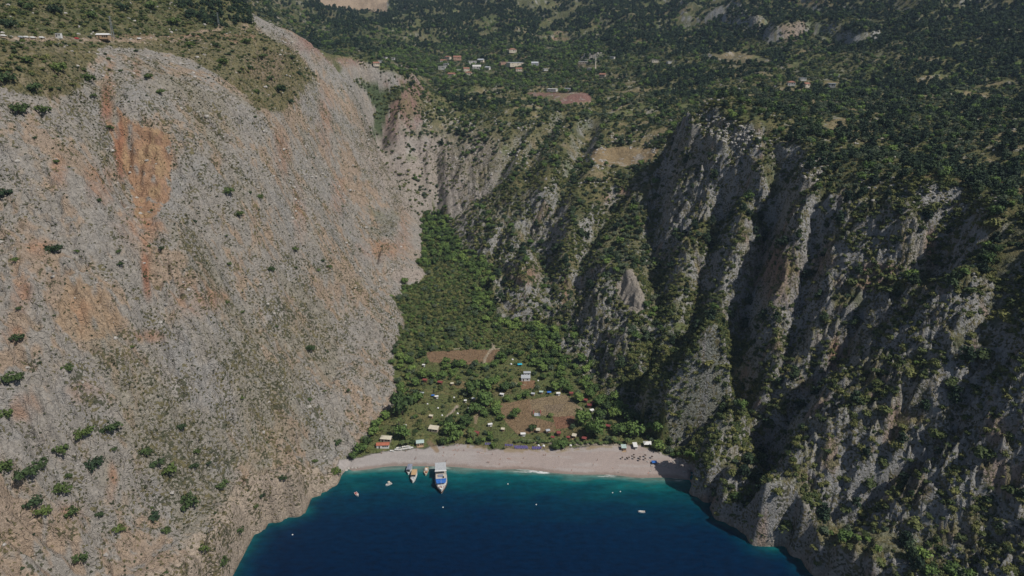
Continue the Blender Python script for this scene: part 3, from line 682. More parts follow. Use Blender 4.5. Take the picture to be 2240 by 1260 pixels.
def sea_material():
    m = bpy.data.materials.new("sea_water"); m.use_nodes = True; nt = m.node_tree; L = nt.links.new
    bs = nt.nodes["Principled BSDF"]; bs.inputs["Roughness"].default_value = 0.18; bs.inputs["IOR"].default_value = 1.33; bs.inputs["Specular IOR Level"].default_value = 0.22
    pos = node(nt, "ShaderNodeNewGeometry").outputs["Position"]
    sh = node(nt, "ShaderNodeAttribute", attribute_name="shore").outputs["Fac"]
    def noise(sc, det, vec=pos):
        n = node(nt, "ShaderNodeTexNoise"); n.inputs["Scale"].default_value = sc; n.inputs["Detail"].default_value = det; L(vec, n.inputs["Vector"]); return n.outputs["Fac"]
    def mth(op, a, b):
        n = node(nt, "ShaderNodeMath", operation=op)
        for i, x in enumerate((a, b)):
            if isinstance(x, (int, float)): n.inputs[i].default_value = x
            else: L(x, n.inputs[i])
        return n.outputs[0]
    mp = node(nt, "ShaderNodeMapping"); mp.inputs["Scale"].default_value = (1, 2.2, 1); L(pos, mp.inputs["Vector"])
    d = mth('ADD', sh, mth('MULTIPLY', mth('SUBTRACT', noise(0.04, 4, mp.outputs[0]), 0.5), 34.0))
    d = mth('ADD', d, mth('MULTIPLY', mth('SUBTRACT', noise(0.3, 3), 0.5), 2.0))
    pull = node(nt, "ShaderNodeMapRange"); L(sh, pull.inputs[0]); pull.inputs[2].default_value = 12.0
    d = mth('ADD', mth('MULTIPLY', d, pull.outputs[0]), mth('MULTIPLY', sh, mth('SUBTRACT', 1.0, pull.outputs[0])))
    cr = node(nt, "ShaderNodeValToRGB"); L(mth('DIVIDE', d, 120.0), cr.inputs[0])
    e = cr.color_ramp; e.elements[0].position = 0.0; e.elements[0].color = (0.14, 0.17, 0.14, 1); e.elements[1].position = 1.0; e.elements[1].color = (0.0, 0.006, 0.025, 1)
    for p, c in ((0.018, (0.06, 0.14, 0.125)), (0.05, (0.004, 0.090, 0.092)), (0.12, (0.001, 0.050, 0.062)), (0.25, (0.0002, 0.024, 0.047)), (0.45, (0.0, 0.012, 0.037))):
        x = e.elements.new(p); x.color = c + (1,)
    fo = node(nt, "ShaderNodeMapRange"); L(mth('ABSOLUTE', mth('SUBTRACT', sh, mth('ADD', 0.5, mth('MULTIPLY', noise(0.25, 2), 1.6))), 0.0), fo.inputs[0])
    fo.inputs[1].default_value = 0.1; fo.inputs[2].default_value = 0.45; fo.inputs[3].default_value = 1.0; fo.inputs[4].default_value = 0.0
    lo = node(nt, "ShaderNodeMapRange"); L(noise(0.035, 2), lo.inputs[0]); lo.inputs[1].default_value = 0.52; lo.inputs[2].default_value = 0.62
    mf = node(nt, "ShaderNodeMix", data_type='RGBA'); L(mth('MULTIPLY', fo.outputs[0], lo.outputs[0]), mf.inputs[0]); L(cr.outputs[0], mf.inputs[6]); mf.inputs[7].default_value = (0.55, 0.57, 0.56, 1)
    wv = node(nt, "ShaderNodeMapRange"); L(noise(0.16, 5, mp.outputs[0]), wv.inputs[0]); wv.inputs[1].default_value = .3; wv.inputs[2].default_value = .7; wv.inputs[3].default_value = .68; wv.inputs[4].default_value = 1.32  # ripple light and dark painted into the water colour as mottling
    wm = node(nt, "ShaderNodeMix", data_type='RGBA', blend_type='MULTIPLY'); wm.inputs[0].default_value = 1.0; wc = node(nt, "ShaderNodeCombineXYZ")
    for i in range(3): L(wv.outputs[0], wc.inputs[i])
    L(mf.outputs[2], wm.inputs[6]); L(wc.outputs[0], wm.inputs[7]); L(wm.outputs[2], bs.inputs["Base Color"])
    bp = node(nt, "ShaderNodeBump"); bp.inputs["Strength"].default_value = 0.6; bp.inputs["Distance"].default_value = 0.4
    L(mth('ADD', noise(0.5, 3), mth('MULTIPLY', noise(1.6, 2), 0.35)), bp.inputs["Height"]); L(bp.outputs[0], bs.inputs["Normal"])
    return m
me.materials.append(sea_material())
sea = bpy.data.objects.new("sea", me); COL.objects.link(sea); sea["kind"] = "structure"; sea["label"] = "deep blue sea bay turning turquoise towards the beach"

# ------------------------------------------------------------------ the air: a thin even haze over land and sea
hz = bpy.data.meshes.new("haze")
X0, X1, Y0, Y1, Z0, Z1 = -3700, 3700, -3700, 3800, -130, 1150
hz.from_pydata([(X0, Y0, Z0), (X1, Y0, Z0), (X1, Y1, Z0), (X0, Y1, Z0), (X0, Y0, Z1), (X1, Y0, Z1), (X1, Y1, Z1), (X0, Y1, Z1)], [], [(0, 3, 2, 1), (4, 5, 6, 7), (0, 1, 5, 4), (1, 2, 6, 5), (2, 3, 7, 6), (3, 0, 4, 7)])
hm = bpy.data.materials.new("haze_air"); hm.use_nodes = True; nt = hm.node_tree; nt.nodes.remove(nt.nodes["Principled BSDF"])
pvn = nt.nodes.new("ShaderNodeVolumePrincipled"); pvn.inputs["Color"].default_value = (0.55, 0.75, 1.0, 1); pvn.inputs["Density"].default_value = 0.000045
nt.links.new(pvn.outputs[0], nt.nodes["Material Output"].inputs["Volume"])
hz.materials.append(hm)
hzo = bpy.data.objects.new("haze", hz); COL.objects.link(hzo); hzo["kind"] = "stuff"; hzo["label"] = "thin bluish haze over the valley and mountains"

# ------------------------------------------------------------------ plants
def ground(X, Y):
    """height of the built land under points"""
    X = np.atleast_1d(np.asarray(X, float)); Y = np.atleast_1d(np.asarray(Y, float))
    r = np.hypot(X, Y); t = np.arctan2(X, Y)
    fi = np.interp(r, rr, np.arange(len(rr))); fj = np.interp(t, th, np.arange(len(th)))
    i = np.clip(fi.astype(int), 0, nr - 2); j = np.clip(fj.astype(int), 0, na - 2); a = fi - i; b = fj - j
    return VZ[i, j] * (1 - a) * (1 - b) + VZ[i + 1, j] * a * (1 - b) + VZ[i, j + 1] * (1 - a) * b + VZ[i + 1, j + 1] * a * b
def gfield(F, X, Y):
    r = np.hypot(X, Y); t = np.arctan2(X, Y)
    i = np.clip(np.searchsorted(rr, r), 0, nr - 1); j = np.clip(np.searchsorted(th, t), 0, na - 1)
    return F[i, j]
def spot(u, v):
    """the place on the built land that a pixel of the photograph looks at"""
    dx, dy, dz = ray(u, v)
    T = 230 * (2600 / 230.0) ** np.linspace(0, 1, 2600)
    z = ground(dx * T, dy * T); b = z > CAM_H + dz * T
    k = int(b.argmax()) if b.any() else len(T) - 1
    t0, t1 = T[max(k - 1, 0)], T[k]
    for _ in range(12):
        m = (t0 + t1) / 2
        if ground(dx * m, dy * m)[0] > CAM_H + dz * m: t1 = m
        else: t0 = m
    return Vector((dx * t1, dy * t1, float(ground(dx * t1, dy * t1)[0])))
def leaf_material(name, cols, rough=0.75):
    m = bpy.data.materials.new(name); m.use_nodes = True; nt = m.node_tree; L = nt.links.new
    bs = nt.nodes["Principled BSDF"]; bs.inputs["Roughness"].default_value = rough; bs.inputs["Specular IOR Level"].default_value = 0.2
    oi = node(nt, "ShaderNodeObjectInfo"); cr = node(nt, "ShaderNodeValToRGB"); L(oi.outputs["Random"], cr.inputs[0])
    e = cr.color_ramp
    for i, c in enumerate(cols):
        x = e.elements[i] if i < 2 else e.elements.new(0.5)
        x.position = i / (len(cols) - 1) if len(cols) > 1 else 0
    for i, c in enumerate(cols):
        e.elements[i].position = i / (len(cols) - 1); e.elements[i].color = c + (1,)
    tc = node(nt, "ShaderNodeNewGeometry")
    nz = node(nt, "ShaderNodeTexNoise"); nz.inputs["Scale"].default_value = 0.9; nz.inputs["Detail"].default_value = 3; L(tc.outputs["Position"], nz.inputs["Vector"])
    mr = node(nt, "ShaderNodeMapRange"); mr.inputs[1].default_value = .3; mr.inputs[2].default_value = .7; mr.inputs[3].default_value = 0.55; mr.inputs[4].default_value = 1.5; L(nz.outputs["Fac"], mr.inputs[0])
    mx = node(nt, "ShaderNodeMix", data_type='RGBA', blend_type='MULTIPLY'); mx.inputs[0].default_value = 1.0
    cb = node(nt, "ShaderNodeCombineXYZ")
    for i in range(3): L(mr.outputs[0], cb.inputs[i])
    L(cr.outputs[0], mx.inputs[6]); L(cb.outputs[0], mx.inputs[7]); L(mx.outputs[2], bs.inputs["Base Color"])
    return m
def plain(name, col, rough=0.8, var=0.12, scale=1.5, metal=0.0, spec=0.3):
    m = bpy.data.materials.new(name); m.use_nodes = True; nt = m.node_tree; L = nt.links.new
    bs = nt.nodes["Principled BSDF"]; bs.inputs["Roughness"].default_value = rough; bs.inputs["Metallic"].default_value = metal; bs.inputs["Specular IOR Level"].default_value = spec
    tc = node(nt, "ShaderNodeTexCoord"); nz = node(nt, "ShaderNodeTexNoise"); nz.inputs["Scale"].default_value = scale; nz.inputs["Detail"].default_value = 4
    L(tc.outputs["Object"], nz.inputs["Vector"])
    cr = node(nt, "ShaderNodeValToRGB"); L(nz.outputs["Fac"], cr.inputs[0])
    cr.color_ramp.elements[0].position = .3; cr.color_ramp.elements[1].position = .7
    cr.color_ramp.elements[0].color = tuple(c * (1 - var * 1.6) for c in col) + (1,); cr.color_ramp.elements[1].color = tuple(min(1, c * (1 + var)) for c in col) + (1,)
    L(cr.outputs[0], bs.inputs["Base Color"])
    return m
M_BROAD = leaf_material("broadleaf_foliage", [(0.035, 0.06, 0.02), (0.08, 0.13, 0.035), (0.14, 0.20, 0.05)])
M_OLIVE = leaf_material("olive_foliage", [(0.07, 0.095, 0.055), (0.045, 0.07, 0.035), (0.11, 0.13, 0.075)])
M_PINE = leaf_material("pine_foliage", [(0.014, 0.028, 0.016), (0.024, 0.044, 0.022), (0.042, 0.066, 0.028)])
M_BUSH = leaf_material("bush_foliage", [(0.035, 0.055, 0.02), (0.085, 0.105, 0.035), (0.16, 0.16, 0.055)])
M_TUFT = leaf_material("cushion_foliage", [(0.035, 0.045, 0.025), (0.06, 0.065, 0.03), (0.12, 0.105, 0.045)])
M_LBUSH = leaf_material("evergreen_bush_foliage", [(0.025, 0.045, 0.022), (0.05, 0.078, 0.025), (0.085, 0.12, 0.03)])
M_PALM = leaf_material("palm_fronds", [(0.05, 0.075, 0.025), (0.085, 0.11, 0.035)])
M_BARK = plain("bark", (0.12, 0.09, 0.065), .9, .2, 3)
def crown_mesh(name, seed, lobes, n, leaf, mat, squash=0.8, core=0.74, flat=0.0):
    """a crown as leaf clumps scattered over uneven lobes round a darker middle; lobes: (x, y, z, r)"""
    rg = np.random.default_rng(seed); V = []; F = []
    per = max(3, n // len(lobes))
    for (x, y, z, r) in lobes:
        for k in range(per):
            d = rg.normal(size=3); d /= np.linalg.norm(d)
            if d[2] < -0.35 and rg.random() < .7: d[2] *= -1
            rad = r * rg.uniform(0.72, 1.1)
            c = np.array([x, y, z]) + d * rad * np.array([1, 1, squash])
            nrm = d + rg.normal(size=3) * 0.55; nrm /= np.linalg.norm(nrm)
            a = np.cross(nrm, rg.normal(size=3)); a /= np.linalg.norm(a) + 1e-9; b = np.cross(nrm, a)
            s = leaf * rg.uniform(0.6, 1.35); s2 = s * rg.uniform(.5, .9)
            i = len(V)
            V += [c - a * s, c - b * s2 + nrm * s * .1, c + a * s, c + b * s2 + nrm * s * .25]
            F += [(i, i + 1, i + 2, i + 3)]
        # the dense inside of the lobe
        i = len(V); rc = r * core
        ring = 6
        V.append(np.array([x, y, z + rc * squash]))
        for lv, (h, w) in enumerate(((0.45, 0.85), (-0.35, 0.9))):
            for q in range(ring):
                an = q * 2 * math.pi / ring + lv * .5; j = rg.uniform(.75, 1.2)
                V.append(np.array([x + math.cos(an) * rc * w * j, y + math.sin(an) * rc * w * j, z + h * rc * squash]))
        V.append(np.array([x, y, z - rc * squash * .8]))
        for q in range(ring):
            q2 = (q + 1) % ring
            F.append((i, i + 1 + q, i + 1 + q2)); F.append((i + 1 + q, i + 1 + ring + q, i + 1 + ring + q2, i + 1 + q2)); F.append((i + 1 + ring + q, i + 1 + 2 * ring, i + 1 + ring + q2))
    me = bpy.data.meshes.new(name); me.from_pydata([tuple(map(float, p)) for p in V], [], F); me.materials.append(mat); me.update()
    return me
def lobes_round(seed, k, R0, zc, spread=0.55, rr_=(.5, .75)):
    rg = random.Random(seed); out = [(0, 0, zc, R0 * .78)]
    for i in range(k):
        a = i * 2 * math.pi / k + rg.uniform(-.4, .4); d = R0 * spread * rg.uniform(.8, 1.15)
        out.append((math.cos(a) * d, math.sin(a) * d, zc + R0 * rg.uniform(-.35, .3), R0 * rg.uniform(*rr_)))
    return out
def lobes_pine(seed):
    rg = random.Random(seed); out = []
    for i, (h, r) in enumerate([(.28, .40), (.28, .38), (.42, .40), (.45, .36), (.56, .34), (.62, .3), (.72, .27), (.8, .2)]):
        a = rg.uniform(0, 6.3); d = r * rg.uniform(.2, .65)
        out.append((math.cos(a) * d, math.sin(a) * d, h + rg.uniform(-.04, .04), r * .8))
    return out
def trunk_mesh(name, h, r, seed, limbs=3):
    """tapered trunk with a few limbs"""
    rg = random.Random(seed); V = []; F = []
    def limb(p0, p1, r0, r1, n=6):
        d = (p1 - p0).normalized(); a = d.orthogonal().normalized(); b = d.cross(a); i = len(V)
        for p, q in ((p0, r0), ((p0 + p1) / 2 + a * r0 * .4, (r0 + r1) / 2), (p1, r1)):
            for k in range(n):
                t = k * 2 * math.pi / n; V.append(tuple(p + a * math.cos(t) * q + b * math.sin(t) * q))
        for l in range(2):
            for k in range(n):
                F.append((i + l * n + k, i + l * n + (k + 1) % n, i + (l + 1) * n + (k + 1) % n, i + (l + 1) * n + k))
        F.append(tuple(i + 2 * n + k for k in range(n)))
    limb(Vector((0, 0, -.12 * h)), Vector((rg.uniform(-.05, .05), rg.uniform(-.05, .05), h)), r, r * .55)
    for k in range(limbs):
        a = k * 2.1 + rg.uniform(-.3, .3); z0 = h * rg.uniform(.55, .9)
        limb(Vector((0, 0, z0)), Vector((math.cos(a) * h * .5, math.sin(a) * h * .5, z0 + h * .4)), r * .45, r * .2, 5)
    me = bpy.data.meshes.new(name); me.from_pydata(V, [], F); me.materials.append(M_BARK); me.update(); return me
PROT = {   # unit-size plants (about 1 across); trees stand 0..1 high
    "broad": [crown_mesh("broadleaf_crown", 10 + i, lobes_round(10 + i, 6, .5, .56), 190, .085, M_BROAD) for i in range(4)],
    "olive": [crown_mesh("olive_crown", 30 + i, lobes_round(30 + i, 5, .5, .5), 150, .085, M_OLIVE, .75) for i in range(3)],
    "pine": [crown_mesh("pine_crown", 50 + i, lobes_pine(50 + i), 190, .075, M_PINE, .8, .7) for i in range(4)],
    "bush": [crown_mesh("bush_leaves", 70 + i, lobes_round(70 + i, 4, .48, .26, .5), 110, .09, M_BUSH, .75) for i in range(4)],
    "lbush": [crown_mesh("evergreen_bush_leaves", 90 + i, lobes_round(90 + i, 7, .46, .30, .8, (.22, .5)), 210, .07, M_LBUSH, .85, .6) for i in range(4)],
    "tuft": [crown_mesh("cushion_leaves", 110 + i, lobes_round(110 + i, 2, .45, .12, .4), 36, .13, M_TUFT, .6) for i in range(3)],
}
TRUNKS = {"broad": trunk_mesh("trunk", .42, .045, 1), "olive": trunk_mesh("trunk", .36, .05, 2), "pine": trunk_mesh("trunk", .6, .03, 3, 2)}

# how thickly each kind grows, per square metre of map
cellA = np.gradient(RR, axis=0) * RR * np.gradient(TH, axis=1) * np.sqrt(1 + np.minimum(SLOPE, 2.0) ** 2)
inframe = (PU > -220) & (PU < 2460) & (PV > -60) & (PV < 1400)
def scatter(dens, hgt, seed):
    rg = np.random.default_rng(seed)
    vis = ANG + hgt / RR >= MAXA - 0.010
    lam = np.where(vis & inframe & (VZ > 1.5), dens * cellA, 0)
    n = rg.poisson(np.clip(lam, 0, 3))
    i, j = np.nonzero(n)
    k = np.repeat(np.arange(len(i)), n[i, j]); i = i[k]; j = j[k]
    r = RR[i, j] + rg.uniform(-.5, .5, len(i)) * np.gradient(RR, axis=0)[i, j]; t = TH[i, j] + rg.uniform(-.5, .5, len(i)) * np.gradient(TH, axis=1)[i, j]
    X = r * np.sin(t); Y = r * np.cos(t)
    return np.stack([X, Y, ground(X, Y)], 1), rg
def thin(P, size, gap=0.55):
    """drop plants that stand inside one another"""
    cell = {}; keep = np.zeros(len(P), bool); g = 4.0
    order = np.argsort(-size)
    xs = P[:, 0].tolist(); ys = P[:, 1].tolist(); ss = size.tolist()
    for q in order.tolist():
        x, y, s = xs[q], ys[q], ss[q]; cx, cy = int(x // g), int(y // g); ok = True
        for a in (-1, 0, 1):
            for b in (-1, 0, 1):
                for (x2, y2, s2) in cell.get((cx + a, cy + b), ()):
                    if (x - x2) ** 2 + (y - y2) ** 2 < (gap * (s + s2) * .5) ** 2: ok = False; break
                if not ok: break
            if not ok: break
        if ok: keep[q] = True; cell.setdefault((cx, cy), []).append((x, y, s))
    return keep
bareness = np.clip(BARE + np.clip(UP_BARE, 0, 1) + .85 * CLEAR, 0, 1)
nTree = fbm(VX, VY, 60, 3, 501); nPatch = fbm(VX, VY, 24, 3, 505); nFar = fbm(VX, VY, 220, 3, 509)
steep_ok = 1 - sstep(0.9, 1.6, SLOPE)
sunny = (1 - vL) * 1.0
leftland = (side(VX, VY) < 0) & (RR < 1080) & ~vin
rightland = ~leftland & ~vin & (RR < 1080)
up = upland * (1 - bareness)
rightup = rightland & (smooth_slope < 0.75)
D = {}
openv = vin & (VY < 560)
D["broad"] = np.where(vin, np.where(VY > 560, 0.008 + 0.05 * sstep(-.05, .2, nPatch + (VY > 720) * .2) + 0 * VY, 0.006 + 0.028 * sstep(-0.05, .2, nPatch + nTree * .4)), 0) * (1 - BARE)
edgeR = vin & (samp(dV, VX, VY) < 22) & (side(VX, VY) > 0)
D["broad"] = np.where(edgeR & ~(BARE > .3), 0.05, D["broad"])
D["broad"] = D["broad"] + np.where(rightup, 0.012 * sstep(-.1, .2, nPatch), 0) * (1 - bareness)
D["olive"] = np.where(rightup, 0.009 + 0.012 * sstep(0, .2, -nTree), 0) * (1 - bareness) + np.where(vin, .004, 0) * (1 - BARE)
village = poly([(820, 110), (1330, 90), (1330, 190), (1250, 200), (900, 190), (800, 160)], 12)
D["broad"] = D["broad"] + np.where((RR >= 1080) & (RR < 1900), village * .010 + .010 * sstep(-.05, .15, -nPatch), 0) * steep_ok * (1 - bareness)
D["olive"] = D["olive"] + np.where((RR >= 1080) & (RR < 1700), .004 + .008 * sstep(0, .2, nPatch) + village * .01, 0) * steep_ok * (1 - bareness)
D["pine"] = np.where(RR >= 1080, (0.001 + 0.026 * sstep(-.05, .05, nFar + nTree * .4 + .12 - .3 * (1 - sstep(1350, 1700, RR + (PU - 1120) * .5)))) * (1 - CREAMCL) * steep_ok * (1 - .9 * village) * (1 - sstep(2600, 3400, RR) * .6), 0) * (1 - bareness)
D["pine"] = D["pine"] + np.where(rightup, 0.0015 + .016 * sstep(1450, 1850, PU) * sstep(-.15, .1, nTree), 0) * (1 - bareness)
D["pine"] = D["pine"] + np.where(rightland & ~rightup & (VY < 800), 0.0012, 0)
D["pine"] = D["pine"] + TL * .02 * poly([(380, -50), (520, -50), (560, 60), (480, 60), (400, 40)], 8)
slopek = 1 - 0.75 * sstep(1.5, 2.6, SLOPE)
D["bush"] = np.where(rightland & ~rightup, (0.06 + 0.20 * sstep(-.02, .2, nPatch + nTree * .6) + .35 * SPUR) * np.maximum(slopek, SPUR) * (1 - .55 * sstep(820, 900, VY)), 0) + np.where(rightup, .05, 0)
D["bush"] = (D["bush"] + np.where(vin, .03 + .10 * (VY > 555), 0) + np.where((RR >= 1080) & (RR < 1600), .045, 0) + NOTCH * .12 + np.where(leftland, TL * (.012 + .03 * sstep(100, 50, PV)), 0)) * (1 - bareness)
gorge = (side(VX, VY) > -40) & (VY > 880) & (RR < 1300) & ~vin
D["bush"] = np.where(gorge & (VZ < 165), .022, D["bush"]) * (1 - bareness)
D["lbush"] = np.where(leftland, 0.0007 + .011 * TL + 0.0016 * sstep(.1, .3, nPatch), 0) * sstep(8, 25, VZ)
D["tuft"] = np.where(leftland, (0.035 + 0.13 * sstep(-.05, .25, nPatch + nD * .5)) * (0.25 + TUFT), 0) * sstep(5, 14, VZ) * (1 - BARE) + np.where(rightland & ~rightup, .03 * slopek, 0)
SIZES = {"broad": (2.5, 8.5), "olive": (2.5, 6.5), "pine": (4.0, 12.0), "bush": (1.4, 5.4), "lbush": (1.6, 4.2), "tuft": (0.5, 2.1)}
SKEW = {"broad": 1.5, "olive": 1.3, "pine": 1.1, "bush": 2.0, "lbush": 2.2, "tuft": 1.4}
PLANTS = {}
for q, kd in enumerate(D):
    P, rg = scatter(D[kd], SIZES[kd][1] * .6, 700 + q)
    lo, hi = SIZES[kd]; s = lo + (hi - lo) * rg.random(len(P)) ** SKEW[kd]
    if kd == "broad": s = np.where((P[:, 1] > 555) & (gfield(vin & ~edgeR, P[:, 0], P[:, 1])) & (P[:, 1] < 740), s * .5, s)
    s = np.where(np.hypot(P[:, 0], P[:, 1]) > 1300, s * 1.1, s)
    if kd != "tuft" and kd != "bush":
        kp = thin(P, s, .62 if kd == "pine" else .7); P = P[kp]; s = s[kp]
    PLANTS[kd] = [P, s]
# bushes and trees the photograph shows one by one: pixel x, pixel y of the foot, width in pixels
L_SPOTS = [(498, 424, 24), (568, 434, 17), (523, 473, 21), (118, 552, 30), (5, 434, 32), (197, 180, 25), (45, 248, 30), (97, 246, 26), (75, 200, 24), (130, 157, 32), (62, 138, 24), (15, 180, 36),
  (258, 552, 13), (262, 581, 15), (353, 545, 13), (595, 592, 16), (722, 585, 12), (677, 764, 26), (645, 549, 15), (40, 744, 24), (150, 810, 24), (30, 838, 32), (15, 912, 32), (245, 942, 31),
  (185, 952, 32), (135, 988, 26), (395, 939, 21), (317, 991, 24), (340, 1019, 30), (372, 1034, 28), (208, 1023, 34), (90, 1019, 26), (60, 1043, 38), (12, 1030, 32), (425, 1024, 20), (485, 1065, 26),
  (620, 1050, 17), (740, 972, 20), (736, 1036, 26), (137, 1076, 28), (415, 1107, 38), (335, 1136, 28), (97, 1122, 26), (155, 1129, 30), (573, 1087, 13), (560, 1110, 13), (524, 1164, 20), (447, 1204, 22),
  (487, 1232, 24), (259, 1163, 20), (72, 1106, 28), (365, 1163, 17), (182, 1224, 28), (530, 685, 11), (497, 665, 12), (486, 141, 26), (548, 152, 15), (575, 127, 17), (612, 203, 30), (475, 103, 17),
  (415, 104, 19), (350, 206, 17), (325, 172, 15), (240, 282, 15), (205, 212, 13), (20, 60, 30), (120, 30, 30), (270, 25, 22), (60, 20, 22), (330, 20, 26), (200, 40, 24), (380, 55, 24), (430, 40, 26), (690, 1090 - 80, 12), (430, 990, 13), (250, 985, 12), (905, 330, 10), (540, 95, 18), (590, 175, 16), (560, 205, 16), (635, 225, 14), (655, 165, 14), (640, 130, 14)]
R_SPOTS = [(1348, 588, 28), (1992, 822, 34), (1935, 905, 26), (1895, 910, 24), (1860, 625, 30), (1985, 620, 26), (1950, 615, 24), (1940, 640, 26), (2040, 460, 30), (1915, 815, 24), (1380, 555, 20), (2170, 500, 34),
  (1480, 700, 24), (1550, 800, 28), (1640, 1010, 26), (1700, 1080, 30), (1600, 1190 - 150, 24), (1720, 1150, 34), (1850, 1120, 30), (1900, 1060, 34), (2050, 960, 36), (2150, 1000, 36), (2210, 1080, 34), (2080, 840, 30), (2150, 780, 32), (2200, 700, 32), (2120, 640, 28), (1960, 980, 26), (2000, 1150, 34), (2100, 1180, 30)]
V_SPOTS = [(1203, 912, 28), (1122, 915, 20), (1096, 920, 18), (1210, 940, 34), (1190, 948, 20), (1165, 942, 18), (1275, 930, 36), (1300, 955, 46), (1060, 890, 40), (1010, 885, 34), (945, 905, 50), (880, 905, 46), (860, 935, 40), (900, 930, 40), (950, 955, 36), (985, 950, 34), (1020, 930, 30),
  (1040, 905, 32), (1105, 855, 26), (1070, 850, 34), (1035, 865, 38), (1225, 960, 28), (1330, 945, 34), (1355, 950, 34), (1390, 955, 36), (1345, 915, 30), (1375, 925, 30), (880, 960, 34), (920, 960, 30), (850, 965, 30), (820, 975, 24), (790, 990, 26), (772, 1004, 20), (1000, 965, 28), (1050, 955, 30), (1150, 975, 22), (1230, 978, 26), (1215, 983, 20), (1170, 975, 16),
  (955, 880, 28), (915, 880, 26), (870, 880, 24), (1150, 870, 20), (1090, 870, 26), (1180, 865, 20), (1130, 905, 18), (1310, 890, 26), (1260, 860, 28), (1290, 870, 24), (1230, 850, 28), (1440, 985, 26), (1420, 975, 24)]
KEYED = {"lbush": L_SPOTS, "bush": R_SPOTS, "broad": V_SPOTS}
keyed_n = {}
for kd, lst in KEYED.items():
    pts = []; ss = []
    for (u, v, w) in lst:
        p = spot(u, v); pts.append(tuple(p)); ss.append(w * .98 * (p - Vector((0, 0, CAM_H))).length / FOC)
    P = np.array(pts); s = np.array(ss)
    # nothing else of the kind grows inside them
    Q, t = PLANTS[kd]; ok = np.ones(len(Q), bool)
    for p, r in zip(P, s): ok &= np.hypot(Q[:, 0] - p[0], Q[:, 1] - p[1]) > r * .6
    PLANTS[kd] = [np.concatenate([P, Q[ok]]), np.concatenate([s, t[ok]])]; keyed_n[kd] = len(P)
HOUSES = []          # filled below: clearings kept free of plants

# ------------------------------------------------------------------ built things
class MB:
    """collects boxes, bars and profiles into one mesh"""
    def __init__(s): s.V = []; s.F = []
    def box(s, x0, x1, y0, y1, z0, z1, taper=0.0):
        i = len(s.V); t = taper
        s.V += [(x0, y0, z0), (x1, y0, z0), (x1, y1, z0), (x0, y1, z0), (x0 + t, y0 + t, z1), (x1 - t, y0 + t, z1), (x1 - t, y1 - t, z1), (x0 + t, y1 - t, z1)]
        s.F += [(i, i + 3, i + 2, i + 1), (i + 4, i + 5, i + 6, i + 7), (i, i + 1, i + 5, i + 4), (i + 1, i + 2, i + 6, i + 5), (i + 2, i + 3, i + 7, i + 6), (i + 3, i, i + 4, i + 7)]
        return s
    def bar(s, p0, p1, r0, r1=None, n=6):
        p0 = Vector(p0); p1 = Vector(p1); r1 = r0 if r1 is None else r1
        d = (p1 - p0).normalized(); a = d.orthogonal().normalized(); b = d.cross(a); i = len(s.V)
        for p, r in ((p0, r0), (p1, r1)):
            for k in range(n):
                t = k * 2 * math.pi / n; s.V.append(tuple(p + a * math.cos(t) * r + b * math.sin(t) * r))
        for k in range(n): s.F.append((i + k, i + (k + 1) % n, i + n + (k + 1) % n, i + n + k))
        s.F.append(tuple(i + k for k in range(n))[::-1]); s.F.append(tuple(i + n + k for k in range(n)))
        return s
    def poly(s, pts, faces):
        i = len(s.V); s.V += [tuple(p) for p in pts]; s.F += [tuple(i + k for k in f) for f in faces]; return s
    def mesh(s, name, mat):
        me = bpy.data.meshes.new(name); me.from_pydata(s.V, [], s.F); me.materials.append(mat); me.update(); return me
    def build(s, name, mat, parent=None, loc=None):
        o = bpy.data.objects.new(name, s.mesh(name, mat)); COL.objects.link(o)
        if parent: o.parent = parent
        if loc: o.location = loc
        return o
def thing(name, label, cat, loc, rz=0.0, group=None):
    o = bpy.data.objects.new(name, None); COL.objects.link(o); o.empty_display_size = .5
    o.location = loc; o.rotation_euler = (0, 0, rz); o["label"] = label; o["category"] = cat
    if group: o["group"] = group
    return o
def tag(o, label, cat, group=None):
    o["label"] = label; o["category"] = cat
    if group: o["group"] = group
    return o
def put(name, me, parent, loc=(0, 0, 0), rot=(0, 0, 0)):
    o = bpy.data.objects.new(name, me); COL.objects.link(o); o.parent = parent; o.location = loc; o.rotation_euler = rot; return o
def copy_tree(o, parent=None):
    c = o.copy(); COL.objects.link(c); c.parent = parent
    for ch in list(o.children): copy_tree(ch, c)
    return c
def metres(px, p): return px * (Vector(p) - Vector((0, 0, CAM_H))).length / FOC
WHITE = plain("white_paint", (0.62, 0.62, 0.60), .5, .06); CREAM = plain("cream_sheet_roof", (0.50, 0.46, 0.36), .8, .15)
GREYR = plain("grey_sheet_roof", (0.36, 0.38, 0.40), .6, .12); REDR = plain("red_clay_roof", (0.36, 0.12, 0.07), .8, .18); MAROON = plain("maroon_sheet_roof", (0.20, 0.05, 0.045), .7, .15)
TEALR = plain("pale_teal_sheet_roof", (0.36, 0.45, 0.42), .7, .1); BLUEC = plain("blue_canvas", (0.03, 0.13, 0.42), .8, .12); TURQ = plain("turquoise_tarpaulin", (0.03, 0.36, 0.48), .6, .1)
WOOD = plain("brown_timber", (0.16, 0.085, 0.05), .7, .2, 3); PALEW = plain("pale_timber", (0.38, 0.27, 0.17), .7, .15, 3); DARKW = plain("dark_timber", (0.05, 0.035, 0.03), .8, .2, 3)
STONE = plain("stone_wall", (0.34, 0.29, 0.23), .95, .2, 2); PLAST = plain("cream_plaster", (0.58, 0.52, 0.42), .9, .1); PINKP = plain("rosy_plaster", (0.42, 0.27, 0.2), .9, .12)
GLASS = plain("dark_window_glass", (0.02, 0.025, 0.03), .1, .1, 1, 0, .5); DECKR = plain("varnished_red_deck", (0.22, 0.06, 0.035), .4, .15); DECKB = plain("beige_deck", (0.46, 0.42, 0.36), .7, .08)
